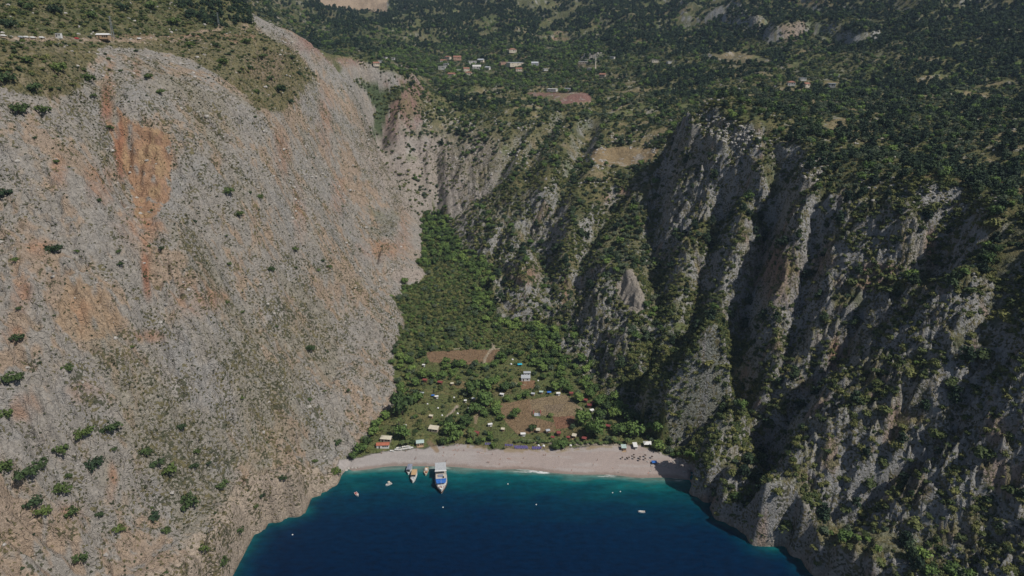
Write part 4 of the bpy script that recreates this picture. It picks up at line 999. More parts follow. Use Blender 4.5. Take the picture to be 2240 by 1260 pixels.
TANC = plain("tan_canvas", (0.45, 0.30, 0.16), .85, .1); SHADEB = plain("blue_grey_canvas", (0.20, 0.22, 0.28), .8, .08); STEEL = plain("galvanised_steel", (0.42, 0.44, 0.46), .45, .08, 1, .6)
BLACKM = plain("black_rubber", (0.02, 0.02, 0.02), .6, .1); PURPLE = plain("violet_cushion", (0.10, 0.08, 0.24), .9, .12); REEDM = plain("dark_reed_thatch", (0.06, 0.04, 0.03), .95, .3, 4)
SKIN = plain("sun_tanned_skin", (0.42, 0.24, 0.16), .6, .06); REDB = plain("red_paint", (0.35, 0.04, 0.04), .5, .1); ROCKM = plain("pale_limestone", (0.36, 0.34, 0.31), .95, .25, 1.2)
HAIRM = plain("dark_hair", (0.03, 0.02, 0.015), .8, .1); NAVY = plain("navy_cloth", (0.02, 0.03, 0.09), .8, .1); REDC = plain("red_cloth", (0.4, 0.04, 0.05), .8, .1); WHITEC = plain("white_cloth", (0.7, 0.7, 0.68), .9, .05)

# --- boats -----------------------------------------------------------
def hull_mesh(Lh, W, hb, hs, mat, name="hull", blunt=.75, n=12, lip=.12):
    """bow towards +x, waterline at z = 0"""
    V = []; F = []
    for i in range(n + 1):
        s = i / n; x = -Lh / 2 + Lh * s
        w = W / 2 * (blunt + (1 - blunt) * min(1, s / .35)) * (1 - max(0, (s - .55) / .45) ** 2.2) ; w = max(w, .02)
        h = hs + (hb - hs) * max(0, (s - .3) / .7) ** 2
        rake = (.05 * Lh if s > .98 else 0)
        V += [(x + rake * -.4, 0, -.5), (x, w * .72, 0.0), (x + rake * .5, w, h), (x + rake * .5, w - lip, h), (x, max(w - lip * 1.3, .01), h - lip * 3),
              (x, -max(w - lip * 1.3, .01), h - lip * 3), (x + rake * .5, -(w - lip), h), (x + rake * .5, -w, h), (x, -w * .72, 0.0)]
    m = 9
    for i in range(n):
        for k in range(m):
            F.append((i * m + k, (i + 1) * m + k, (i + 1) * m + (k + 1) % m, i * m + (k + 1) % m))
    F.append(tuple(range(m))); F.append(tuple(n * m + k for k in range(m))[::-1])
    me = bpy.data.meshes.new(name); me.from_pydata(V, [], F); me.materials.append(mat); me.update(); return me
def boat_root(name, stern, bow, wpx, label, cat="boat", group="boats moored off the beach"):
    a = Vector(at_z(*stern, 0)); b = Vector(at_z(*bow, 0)); mid = (a + b) / 2; d = b - a
    r = thing(name, label, cat, (mid.x, mid.y, 0.0), math.atan2(d.y, d.x), group)
    return r, d.length, metres(wpx, mid)
# the big excursion boat, stern towards the beach
r, Lb, Wb = boat_root("excursion_boat", (964, 1030), (966, 1080), 25, "large two-deck tour boat with blue awning, stern towards the beach")
hl, hw = Lb / 2, Wb / 2
put("hull", hull_mesh(Lb, Wb, 3.4, 2.1, WHITE, blunt=.85), r)
h2 = put("rubbing_strake", hull_mesh(Lb * .995, Wb + .16, 1.5, 1.1, WOOD, "rubbing_strake", .85, lip=.3), r)
MB().box(-hl * .96, hl * .52, -hw * .80, hw * .80, 1.75, 1.95).build("main_deck", DECKB, r)
MB().box(-hl * .86, hl * .42, -hw * .66, hw * .66, 1.96, 4.1).build("cabin", WHITE, r)
for k in range(7):
    for sgn in (-1, 1):
        x = -hl * .78 + k * hl * .165
        MB().box(x, x + hl * .1, sgn * hw * .665 - .04, sgn * hw * .665 + .04, 2.7, 3.6).build("window", GLASS, r)
MB().box(-hl * .93, hl * .50, -hw * .86, hw * .86, 4.12, 4.3).build("upper_deck", DECKB, r)
f = MB()
for sgn in (-1, 1):
    for k in range(9): f.bar((-hl * .9 + k * hl * .17, sgn * hw * .84, 4.3), (-hl * .9 + k * hl * .17, sgn * hw * .84, 5.25), .035, n=4)
    f.bar((-hl * .9, sgn * hw * .84, 5.25), (hl * .47, sgn * hw * .84, 5.25), .04, n=4)
f.build("railing", STEEL, r)
for sx in (-.93, -.22):
    for sgn in (-1, 1): MB().bar((hl * sx, sgn * hw * .78, 4.3), (hl * sx, sgn * hw * .78, 6.9), .06).build("post", STEEL, r)
cn = MB().box(-hl * .98, -hl * .25, -hw * .93, hw * .93, 6.9, 7.02).build("roof", GREYR, r)
for k in range(11):
    y = -hw * .86 + k * hw * .172; MB().box(-hl * .94, -hl * .24, y - .05, y + .05, 7.02, 7.1).build("slat", WHITE, cn)
MB().box(-hl * .25, -hl * .175, -hw * .97, hw * .97, 6.8, 7.16).build("roof_edge", WHITE, r)
MB().poly([(hl * .28, -hw * .88, 5.3), (hl * .28, hw * .88, 5.3), (hl * .45, hw * .86, 5.75), (hl * .45, -hw * .86, 5.75), (hl * .66, hw * .72, 5.1), (hl * .66, -hw * .72, 5.1),
           (hl * .28, -hw * .88, 5.22), (hl * .28, hw * .88, 5.22), (hl * .45, hw * .86, 5.67), (hl * .45, -hw * .86, 5.67), (hl * .66, hw * .72, 5.02), (hl * .66, -hw * .72, 5.02)],
          [(0, 3, 2, 1), (3, 5, 4, 2), (6, 7, 8, 9), (9, 8, 10, 11), (0, 1, 7, 6), (5, 11, 10, 4), (0, 6, 9, 3), (3, 9, 11, 5), (1, 2, 8, 7), (2, 4, 10, 8)]).build("awning", BLUEC, r)
for sgn in (-1, 1):
    for sx in (.3, .64): MB().bar((hl * sx, sgn * hw * .68, 2.2), (hl * sx, sgn * hw * .68, 5.2), .05).build("post", STEEL, r)
MB().box(hl * .50, hl * .68, -hw * .62, hw * .62, 1.9, 3.5, .15).build("wheelhouse", WHITE, r)
MB().poly([(hl * .55, -hw * .66, 2.46), (hl * .55, hw * .66, 2.46), (hl * .86, hw * .34, 2.75), (hl * .86, -hw * .34, 2.75), (hl * .55, -hw * .66, 2.3), (hl * .55, hw * .66, 2.3), (hl * .86, hw * .34, 2.6), (hl * .86, -hw * .34, 2.6)],
          [(0, 3, 2, 1), (4, 5, 6, 7), (0, 1, 5, 4), (2, 3, 7, 6), (1, 2, 6, 5), (3, 0, 4, 7)]).build("foredeck", DECKR, r)
MB().bar((hl * .70, 0, 2.5), (hl * .68, 0, 9.0), .09, .05).build("mast", WHITE, r)
MB().bar((hl * .92, 0, 3.2), (hl * 1.12, 0, 4.0), .12, .06).build("bowsprit", WHITE, r)
MB().bar((hl * .78, hw * .2, 2.7), (hl * .78, hw * .2, 3.3), .5, .45, 10).build("life_raft", WHITE, r)
MB().bar((hl * .8, -hw * .22, 2.7), (hl * .8, -hw * .22, 3.2), .4, .35, 10).build("life_raft", WHITE, r)
MB().box(0.04 * hl, .14 * hl, hw * .3, hw * .52, 4.3, 4.9).build("deck_hatch", BLACKM, r)
MB().box(-hl * .16, hl * .05, -hw * .5, hw * .4, 4.3, 4.75).build("sun_cushions", SHADEB, r)
MB().box(-hl * 1.14, -hl * .97, -hw * .35, hw * .05, 1.0, 1.15).build("gangway", PALEW, r)
MB().bar((-hl * .98, hw * .5, 2.1), (-hl * 1.02, hw * .5, 5.0), .05).build("flagpole", WHITE, r)
# boat under a blue-grey canopy
r, Lb, Wb = boat_root("canopy_boat", (898, 1023), (893, 1039), 10.5, "white boat under a long blue-grey canopy, leftmost of the moored three")
hl, hw = Lb / 2, Wb / 2
put("hull", hull_mesh(Lb, Wb, 1.9, 1.2, WHITE), r)
MB().box(-hl * .9, hl * .45, -hw * .6, hw * .6, .95, 1.1).build("deck", DECKB, r)
MB().poly([(-hl * 1.02, -hw * .95, 2.9), (hl * .55, -hw * .95, 2.9), (hl * .55, 0, 3.2), (-hl * 1.02, 0, 3.2), (hl * .55, hw * .95, 2.9), (-hl * 1.02, hw * .95, 2.9),
           (-hl * 1.02, -hw * .95, 2.82), (hl * .55, -hw * .95, 2.82), (hl * .55, 0, 3.12), (-hl * 1.02, 0, 3.12), (hl * .55, hw * .95, 2.82), (-hl * 1.02, hw * .95, 2.82)],
          [(0, 1, 2, 3), (3, 2, 4, 5), (6, 9, 8, 7), (9, 11, 10, 8), (0, 6, 7, 1), (5, 4, 10, 11), (0, 3, 9, 6), (3, 5, 11, 9), (1, 7, 8, 2), (2, 8, 10, 4)]).build("canopy", SHADEB, r)
for sx in (-.9, -.2, .5):
    for sgn in (-1, 1): MB().bar((hl * sx, sgn * hw * .8, 1.0), (hl * sx, sgn * hw * .8, 2.86), .04, n=5).build("post", STEEL, r)
MB().box(hl * .5, hl * .58, -hw * .5, hw * .5, 1.1, 2.2).build("windscreen", GLASS, r)
MB().box(-hl * 1.12, -hl * 1.0, -hw * .4, hw * .4, .5, .65).build("swim_platform", WHITE, r)
# white cabin boat with a tan canvas top
r, Lb, Wb = boat_root("cabin_boat", (908, 1033), (903, 1057), 13, "white cabin boat with a tan canvas top and stern ladder frame")
hl, hw = Lb / 2, Wb / 2
put("hull", hull_mesh(Lb, Wb, 2.3, 1.4, WHITE), r)
MB().box(-hl * .75, hl * .35, -hw * .72, hw * .72, 1.3, 2.7, .12).build("cabin", WHITE, r)
MB().box(-hl * .82, hl * .18, -hw * .85, hw * .85, 3.0, 3.1).build("canopy", TANC, r)
MB().box(hl * .19, hl * .34, -hw * .66, hw * .66, 2.3, 2.95, .05).build("windscreen", GLASS, r)
for sgn in (-1, 1):
    MB().bar((-hl * .8, sgn * hw * .8, 1.2), (-hl * .8, sgn * hw * .8, 3.0), .04, n=5).build("post", STEEL, r)
    MB().bar((hl * .2, sgn * hw * .8, 1.2), (hl * .2, sgn * hw * .8, 3.0), .04, n=5).build("post", STEEL, r)
MB().box(hl * .36, hl * .7, -hw * .5, hw * .5, 1.5, 1.95, .15).build("foredeck", WHITE, r)
MB().box(hl * .42, hl * .6, -hw * .3, hw * .3, 1.95, 2.02).build("hatch", SHADEB, r)
g = MB(); g.bar((-hl * .95, -hw * .3, 1.0), (-hl * 1.2, -hw * .3, 2.4), .05, n=5); g.bar((-hl * .95, hw * .3, 1.0), (-hl * 1.2, hw * .3, 2.4), .05, n=5); g.bar((-hl * 1.2, -hw * .3, 2.4), (-hl * 1.2, hw * .3, 2.4), .05, n=5)
g.build("stern_frame", STEEL, r)
g = MB()
for k in range(6): g.bar((hl * (.4 + k * .1), hw * (.85 - k * .13), 1.6 + k * .1), (hl * (.4 + k * .1), hw * (.85 - k * .13), 2.4 + k * .1), .03, n=4)
for k in range(6): g.bar((hl * (.4 + k * .1), -hw * (.85 - k * .13), 1.6 + k * .1), (hl * (.4 + k * .1), -hw * (.85 - k * .13), 2.4 + k * .1), .03, n=4)
for sg in (-1, 1): g.bar((hl * .4, sg * hw * .85, 2.4), (hl * .9, sg * hw * .2, 2.9), .04, n=4)
g.bar((hl * .9, -hw * .2, 2.9), (hl * .9, hw * .2, 2.9), .04, n=4)
g.build("railing", STEEL, r)
# slim wooden boat with a red-brown deck
r, Lb, Wb = boat_root("wooden_boat", (934, 1024), (931, 1041), 9.5, "slim cream boat with red-brown deck left of the big tour boat")
hl, hw = Lb / 2, Wb / 2
put("hull", hull_mesh(Lb, Wb, 1.7, 1.0, CREAM), r)
MB().box(-hl * .3, hl * .6, -hw * .6, hw * .6, .85, .98, .1).build("deck", DECKR, r)
MB().box(-hl * .35, hl * .02, -hw * .5, hw * .5, .98, 2.0, .1).build("cabin", WHITE, r)
MB().box(-hl * .95, -hl * .4, -hw * .7, hw * .7, .8, .95).build("cockpit", PALEW, r)
MB().bar((-hl * .98, hw * .2, 1.0), (-hl * 1.1, hw * .2, 4.2), .06, .04).build("mast", WHITE, r)
MB().box(hl * .1, hl * .3, -hw * .35, hw * .35, .98, 1.2, .05).build("hatch", PALEW, r)
MB().bar((-hl * 1.02, -hw * .4, .2), (-hl * 1.02, -hw * .4, 1.4), .16, .1).build("outboard_motor", BLACKM, r)
# three small open boats
def small_boat(stern, bow, wpx, label, inner, extra=None, name="motorboat"):
    r, Lb, Wb = boat_root(name, stern, bow, wpx, label, "motorboat", "small boats anchored in the bay")
    hl, hw = Lb / 2, Wb / 2
    put("hull", hull_mesh(Lb, Wb, 1.15, .75, WHITE, lip=.14), r)
    MB().box(-hl * .8, hl * .3, -hw * .58, hw * .58, .38, .45).build("cockpit_floor", inner, r)
    MB().box(-hl * .7, -hl * .5, -hw * .6, hw * .6, .45, .75).build("seat", inner, r)
    MB().box(-.02 * hl, hl * .16, -hw * .25, hw * .25, .45, 1.15, .05).build("steering_console", WHITE, r)
    MB().box(hl * .32, hl * .62, -hw * .5, hw * .5, .7, .86, .1).build("foredeck", WHITE, r)
    m = MB().box(-hl * 1.12, -hl * .98, -.2, .2, .7, 1.35, .04); m.bar((-hl * 1.05, 0, .7), (-hl * 1.05, 0, -.2), .08); m.build("outboard_motor", BLACKM, r)
    if extra == "top":
        MB().box(-hl * .45, hl * .25, -hw * .7, hw * .7, 2.2, 2.28).build("sun_top", CREAM, r)
        for sx in (-.42, .22):
            for sg in (-1, 1): MB().bar((hl * sx, sg * hw * .62, .7), (hl * sx, sg * hw * .62, 2.2), .035, n=4).build("post", STEEL, r)
small_boat((857, 1058), (844, 1063), 6.4, "small white motorboat with a cream sun top, left of the moored boats", DECKB, "top")
small_boat((777, 1078), (784, 1087), 6.5, "small white motorboat with red seats nearest the left cliff", REDB)
small_boat((1411, 1121), (1396, 1121), 5.6, "small white speedboat alone at the right side of the bay", DECKB)
for (u, v, lab) in [(1340, 1078, "white mooring buoy, left one of the close pair off the right beach"), (1357, 1075.5, "white mooring buoy, right one of the close pair off the right beach"), (1173, 1104, "white mooring buoy alone in the middle of the bay"), (1111, 1059, "tiny white buoy off the middle of the beach"), (969, 1110, "tiny white buoy below the bow of the big tour boat"), (640, 1170, "tiny pale buoy off the lower left cliff")]:
    p = at_z(u, v, 0); b = MB()
    b.bar((0, 0, -.2), (0, 0, .18), .4, .45, 12).bar((0, 0, .18), (0, 0, .42), .45, .2, 12).bar((0, 0, .42), (0, 0, .75), .05, .04, 6)
    tag(b.build("mooring_buoy", WHITE, None, p), lab, "buoy", "mooring buoys in the bay")

# --- huts and houses ---------------------------------------------------
def house(u, v, wpx, ratio, h, roof, wallm, roofm, rz, label, name="hut", cat="hut", group="huts of the valley", stilts=0.0, rise=.45, wins=2, porch=False, over=.35):
    p = spot(u, v); w = metres(wpx, p) * (1.0 if v < 240 else .88); d = w * ratio
    r = thing(name, label, cat, (p.x, p.y, p.z + (1.2 if v < 240 else -.15)), R(rz), group); HOUSES.append((p.x, p.y, max(w, d) * .62 + .8)); HOUSES.extend([(p.x, p.y - 8 - w * .3, w * .45)] if v < 240 and u > 300 else [])
    z0 = stilts
    MB().box(-w / 2, w / 2, -d / 2, d / 2, z0 - (0 if stilts else 1.2), z0 + h).build("wall", wallm, r)
    if stilts:
        for sx in (-1, 1):
            for sy in (-1, 1): MB().box(sx * (w / 2 - .15) - .09, sx * (w / 2 - .15) + .09, sy * (d / 2 - .15) - .09, sy * (d / 2 - .15) + .09, -1.0, z0).build("leg", DARKW, r)
    a, b, e = w / 2 + over, d / 2 + over, z0 + h
    rs = rise * min(w, d) * .5
    if roof == "gable":
        V = [(-a, -b, e - .05), (a, -b, e - .05), (a, b, e - .05), (-a, b, e - .05), (-a, 0, e + rs), (a, 0, e + rs), (-a, -b, e - .2), (a, -b, e - .2), (a, b, e - .2), (-a, b, e - .2)]
        F = [(0, 1, 5, 4), (3, 4, 5, 2), (0, 6, 7, 1), (2, 8, 9, 3), (6, 9, 8, 7), (0, 4, 3, 9, 6), (1, 7, 8, 2, 5)]
    elif roof == "hip":
        k = max(a - b, 0) + .1
        V = [(-a, -b, e), (a, -b, e), (a, b, e), (-a, b, e), (-k, 0, e + rs), (k, 0, e + rs), (-a, -b, e - .15), (a, -b, e - .15), (a, b, e - .15), (-a, b, e - .15)]
        F = [(0, 1, 5, 4), (1, 2, 5), (2, 3, 4, 5), (3, 0, 4), (0, 6, 7, 1), (1, 7, 8, 2), (2, 8, 9, 3), (3, 9, 6, 0), (6, 9, 8, 7)]
    else:
        V = [(-a, -b, e), (a, -b, e), (a, b, e + rs), (-a, b, e + rs), (-a, -b, e - .14), (a, -b, e - .14), (a, b, e + rs - .14), (-a, b, e + rs - .14)]
        F = [(0, 1, 2, 3), (4, 7, 6, 5), (0, 4, 5, 1), (1, 5, 6, 2), (2, 6, 7, 3), (3, 7, 4, 0)]
    MB().poly(V, F).build("roof", roofm, r)
    dx = -w * .28
    MB().box(dx - .45, dx + .45, -d / 2 - .05, -d / 2 + .03, z0 + .02, z0 + min(2.0, h * .85)).build("door", DARKW, r)
    for k in range(wins):
        x = -w * .05 + (k + .5) * w * .5 / max(wins, 1)
        ww = min(.55, w * .09)
        wn_ = MB().box(x - ww, x + ww, -d / 2 - .04, -d / 2 + .03, z0 + h * .38, z0 + h * .75).build("window", GLASS, r)
        MB().box(x - ww - .08, x + ww + .08, -d / 2 - .09, -d / 2 - .035, z0 + h * .33, z0 + h * .37).build("sill", wallm, wn_)
    if h > 4.5:
        for k in range(2):
            x = -w * .3 + k * w * .45; MB().box(x - .55, x + .55, -d / 2 - .04, -d / 2 + .03, z0 + h * .62, z0 + h * .85).build("window", GLASS, r)
    if porch:
        f = MB(); f.box(-w / 2, w / 2, -d / 2 - 1.6, -d / 2, z0 - .12, z0); f.build("porch", PALEW, r)
        for sx in (-1, 1): MB().bar((sx * w * .46, -d / 2 - 1.5, z0 - 1.2), (sx * w * .46, -d / 2 - 1.5, z0 + h), .07, n=5).build("post", DARKW, r)
    return r
house(838, 977, 29, .42, 2.6, "gable", WHITE, REDR, 4, "long white beach house with red tiled roof by the left rocks", "house", "house", "buildings behind the beach", wins=3)
house(845, 963, 25, .6, 2.6, "hip", STONE, CREAM, -8, "cream-roofed building just above the red-roofed house", "house", "house", "buildings behind the beach")
house(919, 972, 17, .8, 2.7, "gable", PALEW, TEALR, 10, "open beach bar with pale green-white roof beside the track", "beach_bar", "bar", "buildings behind the beach", porch=True)
house(949, 942, 22, .55, 2.6, "shed", STONE, CREAM, -14, "cream sheet-roofed building among trees above the track", "house", "house", "buildings behind the beach")
house(1364, 983, 10, 1.1, 2.5, "shed", PALEW, TEALR, 0, "small pale green cabin at the back of the right beach", "cabin", "cabin", "buildings behind the beach", porch=True)
house(1389, 979, 8, 1.9, 2.4, "shed", WHITE, WHITE, 2, "narrow white building left of the white tent roof, right end of beach", "cabin", "cabin", "buildings behind the beach")
for args in [(930, 836, 9, .8, "dark red hut at the left edge of the fields"), (963, 841, 10, .7, "dark red hut right of the leftmost red one"), (1249, 865, 7.5, .9, "small dark red hut behind the tan field, uphill end"),
             (1281, 880, 7.5, .9, "dark red hut uppermost of the cluster right of the tan field"), (1296, 886, 8, .9, "dark red hut nearest the right cliff in its cluster"), (1289, 891, 8.5, 1.0, "dark red-roofed hut in the middle of the right cluster"), (1330, 937, 9, .8, "reddish hut alone below the right cliff wood"),
             (1222, 952, 8, 1.2, "brown hut behind the palms right of the pines"), (1209, 962, 6.5, .9, "small brown hut low behind the beach path"), (1243, 962, 6.5, .9, "small brown hut by the beach path under palms"), (1278, 964, 9, .9, "brown hut with porch right of the bungalows by the beach path"), (1043, 952, 10, .8, "rust-roofed hut under palms behind the middle beach")]:
    u, v, w, rt, lab = args
    house(u, v, w, rt, 2.3, "gable", WOOD, MAROON, random.uniform(-25, 25), lab, stilts=.5, wins=1)
for args in [(923, 864, 8.5, .8, GREYR, "grey-roofed hut in the lower left of the valley"), (955, 871, 7, .7, WHITE, "small white hut beside the blue tent"), (1166, 865, 7, .9, GREYR, "grey tent-like hut left behind the tan field"), (1184, 861, 7.5, .8, TEALR, "pale blue-grey hut behind the tan field"),
             (1221, 864, 8, .8, WHITE, "white-roofed hut behind the middle of the tan field"), (1294, 901, 8, .9, WHITE, "white-walled hut lowest of the cluster right of the tan field"), (1144, 953, 10, .7, WHITE, "white-roofed hut left of the beach bungalows"), (1177, 946, 8, .9, CREAM, "cream-roofed bungalow on stilts below the tan field"),
             (1198, 947, 8, .9, GREYR, "grey-roofed bungalow on stilts below the red field"), (1256, 957, 8.5, .9, CREAM, "yellow-cream bungalow with porch behind the beach path"), (1072, 932, 9, .6, WHITE, "white-roofed hut among the trees in the middle of the valley"), (1100, 943, 7, .7, CREAM, "small cream hut among shrubs behind the middle beach"),
             (1098, 866, 8, .7, WHITE, "white-roofed hut under a tree in the mid valley"), (1036, 876, 7, .8, GREYR, "grey hut under the trees left of the brown field"), (927, 802, 5, .8, WHITE, "tiny white shed below the left red field"), (989, 843, 6, .6, CREAM, "low pale shed in the clearing below the left field"), (943, 914, 8, .5, CREAM, "low cream shed among trees above the beach"), (886, 935, 6, .8, WHITE, "small white hut hidden in trees on the left"), (1018, 880, 5, .8, WHITE, "small white hut left of the footpath trees")]:
    u, v, w, rt, rm, lab = args
    house(u, v, w, rt, 2.2, "gable" if rm is not CREAM else "shed", PALEW if rm is not WHITE else WHITE, rm, random.uniform(-20, 20), lab, stilts=.5 if "stilts" in lab else 0, wins=1, porch="porch" in lab)
# long pale greenhouse shed in two stepped halves
h = house(1150, 831, 21, .55, 2.8, "shed", WHITE, GREYR, 0, "large pale sheet-roofed shed in the middle of the valley, lower half", "shed", "shed", "farm sheds", wins=1, rise=.5)
h = house(1153, 821, 16, .55, 3.2, "gable", WHITE, GREYR, 0, "pale sheet-roofed shed right behind the larger one", "shed", "shed", "farm sheds", wins=1, rise=.3)
def tarp_shelter(u, v, wpx, h, mat, label, name="tarpaulin_shelter", cat="shelter", peak=.5, rz=0, ratio=.8, group="tents and shelters"):
    p = spot(u, v); w = metres(wpx, p); d = w * ratio; HOUSES.append((p.x, p.y, w * .6 + .5))
    r = thing(name, label, cat, (p.x, p.y, p.z), R(rz), group)
    a, b = w / 2, d / 2
    MB().poly([(-a, -b, h), (a, -b, h), (a, b, h), (-a, b, h), (-a * .35, 0, h + peak), (a * .4, 0, h + peak * .9), (-a, -b, h - .06), (a, -b, h - .06), (a, b, h - .06), (-a, b, h - .06), (-a * .35, 0, h + peak - .06), (a * .4, 0, h + peak * .9 - .06)],
              [(0, 1, 5, 4), (1, 2, 5), (2, 3, 4, 5), (3, 0, 4), (6, 10, 11, 7), (7, 11, 8), (8, 11, 10, 9), (9, 10, 6), (0, 6, 7, 1), (1, 7, 8, 2), (2, 8, 9, 3), (3, 9, 6, 0)]).build("canvas", mat, r)
    for sx in (-1, 1):
        for sy in (-1, 1): MB().bar((sx * a * .95, sy * b * .95, -.4), (sx * a * .95, sy * b * .95, h), .05, n=5).build("post", PALEW, r)
tarp_shelter(1416, 975, 17, 2.4, WHITE, "large white tent roof with two peaks at the right beach end", "tent", "tent", 1.1)
tarp_shelter(1431, 1014, 11, 1.5, BLUEC, "bright blue tarpaulin shelter at the right end of the beach", peak=.4)
tarp_shelter(1137, 800, 10, 1.6, TURQ, "turquoise tarpaulin in the fields right of the footpath", rz=8)
tarp_shelter(1201, 862, 9, 2.0, BLUEC, "blue tent behind the tan field between two huts", "tent", "tent")
tarp_shelter(947, 868, 7, 1.6, BLUEC, "small blue tent left of the white hut", "tent", "tent")
for (u, v, w, lab) in [(1178, 975, 5.5, "white dome tent leftmost beside the beach path"), (1189, 976, 6.5, "pale green-white tent second from left on the beach path"), (1211, 975, 6, "white tent between the two dark shrubs on the beach path"), (1248, 975, 6, "white tent right of the dark shrubs on the beach path"),
                       (1118, 797, 5, "small white tent left of the turquoise tarpaulin"), (1121, 787, 5, "small white tent above the others in the upper fields"), (967, 909, 4.5, "small white tent by the footpath among trees"), (1001, 905, 5, "white tent right of the footpath end"), (1024, 893, 5, "white tent under the trees of the middle valley"), (993, 870, 4.5, "white tent above the footpath"),
                       (958, 893, 4.5, "white tent under the left trees above the footpath"), (935, 884, 4, "white tent leftmost in the trees above the beach"), (1177, 833, 4, "small white tent right of the large pale shed")]:
    p = spot(u, v); w = metres(w, p) * .5; HOUSES.append((p.x, p.y, w + .3))
    r = thing("dome_tent", lab, "tent", tuple(p), 0, "small pale tents")
    m = MB(); V = []; F = []
    for lv, (hh, q) in enumerate([(0, 1), (.45, .9), (.8, .6)]):
        for k in range(8): V.append((math.cos(k * .785) * w * q, math.sin(k * .785) * w * q, hh * w * 1.1))
    V.append((0, 0, w * 1.1))
    for lv in range(2):
        for k in range(8): F.append((lv * 8 + k, lv * 8 + (k + 1) % 8, lv * 8 + 8 + (k + 1) % 8, lv * 8 + 8 + k))
    for k in range(8): F.append((16 + k, 16 + (k + 1) % 8, 24))
    m.poly(V, F).build("canvas", WHITE, r)
    MB().poly([(-w * .3, -w * 1.03, 0), (w * .3, -w * 1.03, 0), (0, -w * .9, w * .75), (0, -w * .8, .1)], [(0, 1, 2), (0, 3, 1), (0, 2, 3), (1, 3, 2)]).build("doorway", DARKW, r)
# timber frame standing beside the tan field
p = spot(1175, 906); w = metres(15, p)
r = thing("timber_pergola", "open dark timber frame over grey paving at the corner of the tan field", "pergola", tuple(p)); HOUSES.append((p.x, p.y, w * .9))
MB().box(-w * .42, w * .42, -w * .5, w * .5, -.1, .12).build("paving", GREYR, r)
for sx in (-1, 1):
    MB().box(sx * w / 2 - .35, sx * w / 2 + .35, -w * .55, w * .55, 1.9, 2.05).build("beam", MAROON, r)
    for sy in (-1, 0, 1): MB().bar((sx * w / 2, sy * w * .5, -.3), (sx * w / 2, sy * w * .5, 1.9), .1, n=5).build("post", DARKW, r)
MB().box(-w / 2, w / 2, w * .52, w * .56, 1.9, 2.05).build("beam", DARKW, r)

# --- the village on the slope behind -----------------------------------
VWHITE = plain('weathered_whitewash', (0.50, 0.49, 0.46), .8, .2); VRED = plain('weathered_clay_roof', (0.26, 0.13, 0.09), .9, .2)
VIL = [(970, 134, 12, "gable", WHITE, REDR, 3.2, "white house with red roof"), (980, 128, 12, "hip", PLAST, REDR, 5, "cream house with red roof"), (1000, 129, 16, "gable", PINKP, REDR, 5.5, "rosy stone building with red roof"), (976, 143, 10, "flat", WHITE, GREYR, 5, "white cube house"), (967, 150, 14, "flat", WHITE, WHITE, 5.5, "white two-storey house"),
       (1033, 138, 16, "flat", WHITE, WHITE, 5.5, "white two-storey house with dark upper windows"), (1052, 133, 12, "gable", PLAST, GREYR, 3.5, "cream house with grey roof"), (1043, 150, 17, "gable", WHITE, WHITE, 5.5, "white gabled house"), (1020, 153, 12, "gable", PLAST, REDR, 4, "cream house with orange roof"), (1003, 154, 9, "flat", WHITE, WHITE, 3, "low white house"),
       (1025, 162, 14, "hip", PLAST, REDR, 4, "cream house with red hipped roof"), (988, 164, 14, "gable", PLAST, REDR, 3.2, "low ochre house with orange roof"), (1067, 150, 10, "gable", WHITE, GREYR, 4, "white house with grey roof"), (1104, 141, 20, "flat", PINKP, PINKP, 6, "rosy unfinished block"), (1126, 143, 30, "flat", PLAST, GREYR, 7, "long two-storey hotel with dark balconies"),
       (1121, 113, 15, "hip", PLAST, REDR, 6, "cream villa with red hipped roof"), (1135, 153, 13, "gable", PLAST, REDR, 3.5, "low cream house with orange roof"), (1193, 152, 9, "flat", WHITE, WHITE, 3, "small white house"), (1170, 141, 14, "gable", GREYR, GREYR, 4, "grey-roofed farmhouse"), (842, 127, 9, "flat", WHITE, WHITE, 3, "small white house"), (832, 134, 8, "flat", WHITE, GREYR, 3, "small white house"),
       (823, 142, 12, "gable", PLAST, REDR, 3.5, "cream house with red roof"), (860, 128, 7, "flat", WHITE, WHITE, 3, "tiny white house"), (1292, 152, 12, "flat", WHITE, WHITE, 4, "white building beside the minaret"), (1208, 197, 20, "flat", WHITE, WHITE, 3.2, "low white building"), (1241, 196, 16, "flat", WHITE, GREYR, 3.2, "low pale building"), (1318, 165, 12, "gable", STONE, REDR, 3, "low stone house"),
       (1275, 138, 18, "flat", STONE, WHITE, 4, "pale stone building"), (1338, 126, 12, "flat", WHITE, GREYR, 3, "pale house"), (1432, 134, 12, "flat", PLAST, WHITE, 3.5, "pale house"), (1463, 136, 8, "flat", WHITE, WHITE, 3, "small white house"), (1553, 121, 6, "flat", WHITE, WHITE, 3, "tiny white house"), (1730, 185, 14, "hip", WHITE, REDR, 4, "white house with red roof"),
       (1762, 190, 12, "gable", PLAST, REDR, 5, "orange-roofed house"), (1818, 190, 14, "flat", WHITE, GREYR, 5.5, "white two-storey house"), (1825, 166, 16, "flat", GREYR, GREYR, 3, "low grey building"), (1755, 174, 12, "flat", WHITE, GREYR, 3, "low pale building")]
